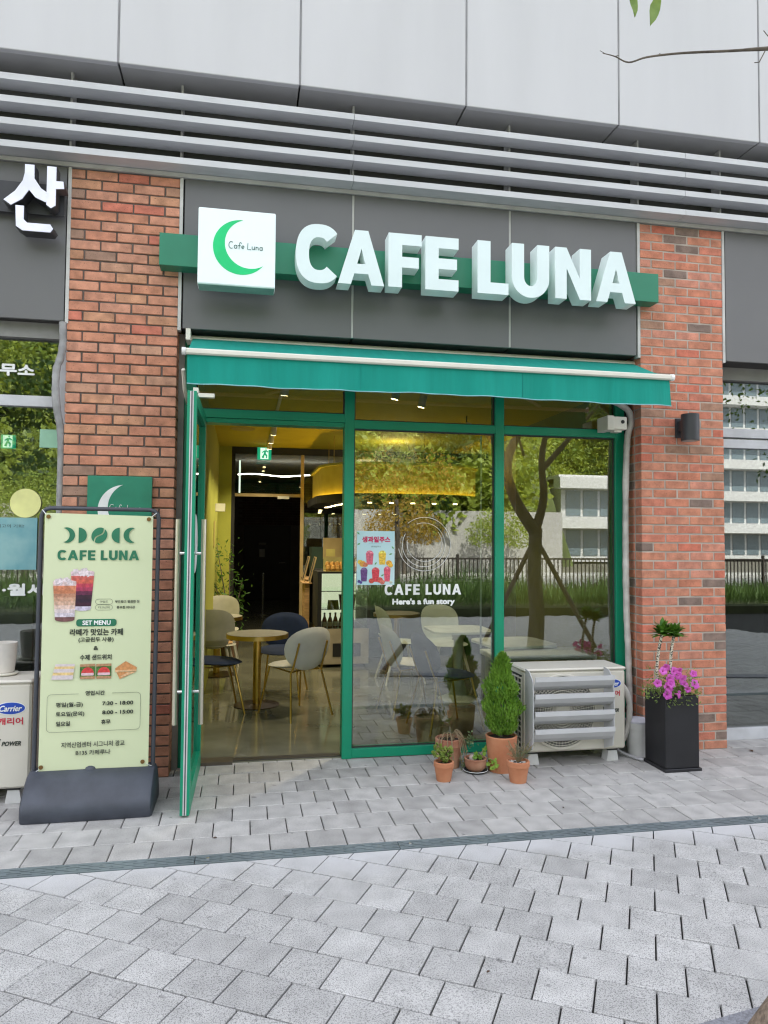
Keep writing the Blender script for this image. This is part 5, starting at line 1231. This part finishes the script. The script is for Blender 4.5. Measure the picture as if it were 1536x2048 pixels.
for (x, y, z, s) in fl:
    b = MB(); n = 20; nrm = Vector((random.gauss(0, .35), -1, random.gauss(.25, .3))).normalized(); u = nrm.cross(Vector((0, 0, 1))).normalized(); v = nrm.cross(u); c_ = Vector((x, y, z))
    ring = lambda rad, dep, wv: [c_+(u*math.cos(2*math.pi*k/n)+v*math.sin(2*math.pi*k/n))*rad*(1+wv*math.cos(5*2*math.pi*k/n))+nrm*(dep+.004*math.cos(10*2*math.pi*k/n)*(rad > s*.8)) for k in range(n)]
    r0, r1_, r2_, r3 = ring(s*.1, -.035, 0), ring(s*.22, -.008, 0), ring(s*.68, .002, .03), ring(s, .0, .10)
    b.add(r0+r1_+r2_+r3, [(i*n+k, i*n+(k+1) % n, (i+1)*n+(k+1) % n, (i+1)*n+k) for i in range(3) for k in range(n)])
    b.build('flower', PINK, t, smooth=60)
CANE = mat('spotted_cane', (.62, .58, .46), .8, c2=(.04, .035, .03), scale=75, lo=.50, hi=.56, detail=1, vec=(1, 1, 1.6))
for (x, y, bx, top) in ((3.975, -.33, -.022, .905), (4.06, -.34, .006, .895)):
    Q = catmull([(x+.005, y, .50), (x-abs(bx)*.8, y, .64), (x+bx*.2, y, .78), (x+.022, y, top)], 8); MB().tube(Q, .0105, 10).build('cane', CANE, t, smooth=60)
    b = MB()
    for k in range(85):
        a = random.uniform(0, 6.28); el_ = random.uniform(-.1, 1.3); d_ = Vector((math.cos(a)*math.cos(el_), math.sin(a)*math.cos(el_), math.sin(el_))); L_ = random.uniform(.06, .105); s_ = d_.cross(Vector((0, 0, 1))).normalized(); up = s_.cross(d_)
        p0 = Vector((x+.022, y, top+random.uniform(-.01, .035))); wd = .017
        pts = []
        for q, ww in ((0, .5), (.35, 1), (.7, .8), (1, .02)):
            c_ = p0+d_*L_*q-up*L_*.18*q*q; pts += [c_+s_*wd*ww, c_+up*.003*ww, c_-s_*wd*ww]
        b.add(pts, [(3*i, 3*i+1, 3*i+4, 3*i+3) for i in range(3)]+[(3*i+1, 3*i+2, 3*i+5, 3*i+4) for i in range(3)])
    b.build('leaf_tuft', L_DRA, t, smooth=60)

DL = mat('dead_leaf', (.10, .055, .03), .8, var=.4, scale=60)
for (x, y, rz_, L_, lb) in ((2.02, -2.42, .4, .016, 'tiny dead leaf lying in a joint of the lower paving'), (4.86, -.10, 1.2, .05, 'curled dead leaf on the pavers below the right shop window'), (2.98, -.95, 2.1, .014, 'small dark dead leaf on the upper pavers before the air conditioner'), (1.02, -1.05, .2, .02, 'small brown dead leaf on the upper pavers near the door')):
    b = MB(); v = []
    for i, ww in enumerate((.05, .7, 1, .7, .05)): c_ = -L_/2+L_*i/4; v += [(c_, L_*.28*ww, .006+L_*.10*ww), (c_, 0, .003), (c_, -L_*.28*ww, .005+L_*.12*ww)]
    b.add(v, [(3*i, 3*i+1, 3*i+4, 3*i+3) for i in range(4)]+[(3*i+1, 3*i+2, 3*i+5, 3*i+4) for i in range(4)])
    tag(b.build('dead_leaf', DL, None, loc=(x, y, 0), rot=(0, 0, rz_)), lb, 'leaf')
# ================================================================ ACROSS THE FORECOURT (seen mirrored in the glass)
def tree(label, x, y, crown, n, trunk, m=L_TREE, ls=(.10, .045), group=None, stakes=()):
    t = thing('street_tree', label, 'tree', (x, y, 0), 0, group); b = MB()
    for Q, r in trunk: b.tube(catmull(Q, 5), list(np.linspace(r[0], r[1], (len(Q)-1)*5+1)), 8)
    b.build('trunk', BARK, t, smooth=60)
    P, D = [], []
    for (cx_, cy_, cz_, rr) in crown:
        p, d_ = sphere_pts(int(n*rr*rr), (cx_, cy_, cz_), rr, (1, 1, .75), .35); P.append(p); D.append(d_)
    P = np.concatenate(P); D = np.concatenate(D); leaf_cloud('crown', P, D*.5+np.array([0, 0, -.3]), ls[0], ls[1], m, t, .8)
    for s_ in stakes: MB().tube(s_, .035, 8).build('stake', STAKE, t)
    return t
tree('forked street tree with wooden props mirrored in the right cafe window', 5.35, -4.7,
     [(-1.2, -.5, 4.3, .8), (.3, .4, 4.6, .9), (1.3, -.6, 4.2, .9), (-.2, -1.4, 4.6, .9), (.9, .5, 3.9, .6), (1.7, .3, 3.4, .5), (-1.9, .3, 4.4, .5)], 900,
     [([(0, 0, 0), (.03, 0, .5), (-.01, 0, 1.1), (.02, 0, 1.75)], (.13, .10)), ([(0, 0, 1.7), (-.32, 0, 2.2), (-.42, 0, 2.75), (-.1, 0, 3.5), (.1, 0, 4.5)], (.10, .04)), ([(0, 0, 1.7), (.14, 0, 2.2), (.08, .1, 2.9), (.35, .2, 3.9)], (.08, .03)), ([(-.42, 0, 2.75), (-1.0, -.3, 3.6), (-1.5, -.2, 4.2)], (.05, .015)), ([(.1, 0, 2.6), (.8, -.2, 3.3), (1.5, -.4, 4.0)], (.05, .015))],
     stakes=([(.9, .1, .0), (.05, 0, 1.55)], [(-.5, -.8, .0), (-.05, 0, 1.5)]))
tree('leafy street tree behind the camera mirrored in the middle window', 1.0, -10.2, [(0, 0, 3.2, 1.2), (1.0, .3, 2.6, .9), (-1.1, 0, 2.9, 1.0), (.3, .2, 2.0, .6)], 520, [([(0, 0, 0), (.05, 0, 1.2), (0, 0, 2.6)], (.10, .05))])
tree('yellowing street tree mirrored in the middle window', 4.9, -12.5, [(0, 0, 2.6, 1.0), (.8, .2, 3.2, .9), (-.6, 0, 3.3, .8)], 520, [([(0, 0, 0), (.05, 0, 1.2), (0, 0, 2.6)], (.08, .05))], leafmat('autumn_leaf', (.22, .20, .03), (.45, .27, .04), 2))
tree('dense green tree mirrored in the left office window', -4.2, -14.2, [(0, 0, 3.2, 1.7), (1.6, 0, 2.4, 1.4), (-1.6, 0, 2.5, 1.4), (-2.6, .3, 3.6, 1.3), (2.6, 0, 3.9, 1.2), (.6, 0, 4.3, 1.0)], 230, [([(0, 0, 0), (.05, 0, 1.2), (0, 0, 2.6)], (.10, .05))], L_HILL)
tree('airy tree mirrored in the right shop window', 10.3, -5.8, [(0, 0, 4.0, 1.1), (1.0, 0, 3.1, .7), (-.9, 0, 4.6, .8), (-.2, .3, 2.9, .5)], 260, [([(0, 0, 0), (.05, 0, 1.5), (0, 0, 3.4)], (.10, .05))])
t = thing('wooden_stake', 'short weathered wooden stake leaning at the granite corner stones', 'stake', (0, 0, 0))
MB().tube([(2.712, -2.886, -.02), (2.80, -2.906, .10), (3.02, -2.955, .36)], [.034, .035, .033], 12).build('post', STAKE, t, smooth=50)
MB().tube([(3.019, -2.955, .359), (3.025, -2.956, .366)], .0335, 12).build('sawn_end', WOODL, t)
# overhanging twig and leaves at the top right of the view
t = thing('overhanging_branch', 'thin bare twig reaching in at the upper right over the panels', 'branch', (0, 0, 0))
Q = catmull([(2.383, -2.6, 3.292), (2.43, -2.6, 3.287), (2.485, -2.6, 3.272), (2.56, -2.6, 3.302), (2.70, -2.6, 3.336), (2.90, -2.6, 3.372), (3.07, -2.6, 3.405), (3.6, -2.7, 3.44), (4.4, -3.4, 3.3), (5.1, -4.5, 2.8)], 5)
MB().tube(Q, list(np.interp(np.linspace(0, 1, len(Q)), [0, .6, 1], [.0014, .005, .02])), 6).tube([(2.395, -2.6, 3.291), (2.372, -2.6, 3.300)], .0012, 4).tube([(2.43, -2.6, 3.287), (2.445, -2.6, 3.292)], .0015, 4).tube([(2.60, -2.6, 3.312), (2.61, -2.6, 3.322)], .002, 4).tube([(3.05, -2.6, 3.40), (3.02, -2.6, 3.345), (3.0, -2.6, 3.34)], .002, 4).tube([(3.1, -2.6, 3.41), (3.04, -2.6, 3.47)], .002, 4).build('twig', BARK, t)
t = thing('hanging_leaves', 'two narrow green leaves hanging from the top edge of the view', 'leaves', (0, 0, 0))
b0 = MB()
for (p, q, wd) in (((2.628, -2.4, 3.74), (2.622, -2.4, 3.600), .017), ((2.742, -2.4, 3.73), (2.688, -2.4, 3.575), .022), ((2.60, -2.35, 3.85), (2.63, -2.4, 3.70), .018), ((2.80, -2.4, 3.86), (2.85, -2.42, 3.74), .018)):
    p, q = Vector(p), Vector(q); d_ = q-p; s_ = Vector((d_.z, .012, -d_.x)).normalized(); v = []
    for i, ww in enumerate((.1, .7, 1, .9, .6, .03)): c_ = p+d_*(i/5)+Vector((0, .01*math.sin(i), 0)); v += [c_+s_*wd*ww, c_+Vector((0, .004, 0)), c_-s_*wd*ww]
    MB().add(v, [(3*i, 3*i+1, 3*i+4, 3*i+3) for i in range(5)]+[(3*i+1, 3*i+2, 3*i+5, 3*i+4) for i in range(5)]).build('leaf', leafmat('hang_leaf', (.11, .20, .04), (.26, .36, .09), 20), t, smooth=60)
MB().tube([(2.62, -2.36, 3.86), (2.66, -2.38, 3.80), (2.745, -2.4, 3.735), (2.85, -2.4, 3.86), (3.3, -2.6, 3.95), (4.6, -3.9, 3.6)], .004, 5).build('twig', BARK, t)
# planting bed, railing, road, hill, buildings
MB().box(-30, 40, -12.6, -9.2, -.06, .16).build('planting_bed', mat('bed_soil', (.06, .07, .03), .95), kind='structure')
n = 26000; P = np.stack([rng.uniform(-14, 22, n), rng.uniform(-12, -9.3, n), np.full(n, .15)], 1); hh = .25+.55*(np.sin(P[:, 0]*1.3)*.5+.5)*rng.random(n)
leaf_cloud('ornamental_grass', P, np.tile([0, 0, 1.0], (n, 1)), hh+.2, .02, leafmat('grass_blade', (.05, .12, .03), (.16, .24, .08), 1.2), None, .3, kind='stuff')
t = thing('metal_railing', 'long dark railing of thin upright bars beyond the grasses', 'railing', (0, -10.9, .16))
b = MB()
for k in range(420): b.box(-16+k*.10, -16+k*.10+.022, -.011, .011, .12, 1.0)
b.box(-16, 26, -.02, .02, .98, 1.02).box(-16, 26, -.015, .015, .10, .13); 
for k in range(22): b.box(-16+k*2, -15.95+k*2, -.03, .03, 0, 1.10)
o = b.build('bars', mat('railing_brown', (.05, .04, .033), .6), t); o['kind'] = 'stuff'
MB().box(-60, 60, -24, -12.6, -.05, .03).build('road', mat('asphalt', (.27, .27, .27), .9, var=.1), kind='structure')
for y in (-17.8, -18.6): MB().box(-60, 60, y, y+.12, .031, .034).build('lane_marking', mat('road_white', (.7, .7, .7), .8), bpy.data.objects['road'])
MB().box(-60, 60, -27, -24, -.05, .15).build('sidewalk', mat('far_pavement', (.45, .44, .42), .9), kind='structure')
t = thing('retaining_wall', 'pale concrete retaining wall at the foot of the wooded hill', 'wall', (0, 0, 0)); MB().box(-40, 16, -27.6, -27, .15, 3.0).build('wall', mat('far_concrete', (.42, .41, .39), .9, var=.1), t)
# hill terrain
b = MB(); NX, NY = 60, 16
def hz(x, y):
    q = (x-1.1)/(abs(y)+5)
    if q > .60 or (q > .42 and y > -55): return -.2
    d_ = -27.5-y
    if q > .42: return (-55-y)*.62+.1
    return 2.6+d_*.52*(1-.35*max(0, min(1, (x-18)/30)))+1.4*math.sin(x*.11+y*.07)+.8*math.sin(x*.23-1)
for j in range(NY+1):
    for i in range(NX+1): x = -90+180*i/NX; y = -27.5-60*j/NY; b.v.append((x, y, hz(x, y) if j else 0.1))
for j in range(NY):
    for i in range(NX): a_ = j*(NX+1)+i; b.f.append([a_, a_+1, a_+NX+2, a_+NX+1]); b.mi.append(0)
b.build('hill', mat('hill_ground', (.09, .12, .03), .95, var=.4, scale=.4), kind='structure', smooth=60)
C = []
for k in range(900):
    x = random.uniform(-55, 75); y = -28.2-44*random.random()**1.4
    if hz(x, y) < .3: continue
    C.append((x, y, hz(x, y)+random.uniform(.1, 1.6), random.uniform(1.0, 2.4)))
for k in range(420):                                          # farther slope, over the low white building
    x = random.uniform(16, 58); y = -56-28*random.random()**1.2
    if hz(x, y) > .3: C.append((x, y, hz(x, y)+random.uniform(.1, 2.0), random.uniform(2.0, 3.4)))
for dark in (0, 1):
    P, D = [], []
    for i, (x, y, z, r) in enumerate(C):
        if (i % 3 == 0) == bool(dark): p, d_ = sphere_pts(int(300*r), (x, y, z), r, (1, 1, .8), .75); P.append(p); D.append(d_)
    leaf_cloud('hillside_woods', np.concatenate(P), np.concatenate(D)*.5, .40, .26, L_HILLD if dark else L_HILL, None, .8, kind='stuff')
def block(label, x0, x1, y0, y1, floors, fh, m, z0=0.1, curved=False):
    t = thing('apartment_building', label, 'building', (0, 0, 0)); GL = mat('far_glass', (.16, .21, .24), .15, spec=.8)
    MB().box(x0, x1, y0, y1, z0, z0+floors*fh).build('wall', m, t)
    for k in range(floors):
        n = max(2, int((x1-x0)/1.5))
        MB().box(x0-.6, x1+.6, y1, y1+1.2, z0+k*fh+fh-.5, z0+k*fh+fh+.35).build('balcony', m, t)
        for i in range(n): a_ = x0+.4+i*(x1-x0-.4)/n; MB().box(a_, a_+(x1-x0)/n-.28, y1+.01, y1+.06, z0+k*fh+.5, z0+k*fh+fh-.6).build('window', GL, t)
    MB().box(x0-.3, x1+.3, y0-.3, y1+.3, z0+floors*fh+.36, z0+floors*fh+.6).build('roof', m, t)
    return t
FW = mat('far_white', (.66, .66, .66), .8)
block('low white building with long windows beyond the road', 25.5, 36, -54, -48, 2, 3.1, FW)
block('tall white apartment block mirrored in the right shop window', 43, 84, -66, -56, 12, 3.0, FW)
for i, (x, y, z, rr, m_, lb) in enumerate(((8.0, -25.5, 2.1, 1.3, _m['autumn_leaf'], 'rounded orange shrub tree in front of the far concrete wall'), (12.5, -25.8, 1.9, 1.2, L_HILL, 'rounded green shrub tree in front of the far concrete wall'), (3.0, -25.6, 2.0, 1.4, L_HILL, 'bushy green tree left of the orange one by the far wall'), (-6, -25.6, 2.6, 2.0, L_HILL, 'broad bushy tree far left along the concrete wall'))):
    tree(lb, x, y, [(0, 0, z+.4, rr), (rr*.7, 0, z, rr*.7), (-rr*.7, 0, z+.1, rr*.7)], 800, [([(0, 0, 0), (.02, 0, z*.5), (0, 0, z)], (.10, .06))], m_, (.13, .08))
t = thing('street_sign', 'small blue and white road signs on a grey pole beyond the road', 'road sign', (17.6, -23.6, .15))
MB().tube([(0, 0, 0), (0, 0, 4.2)], .06, 8).build('pole', STEELW, t); MB().box(-.4, .4, .07, .1, 3.3, 3.9).build('board', BLUE, t)
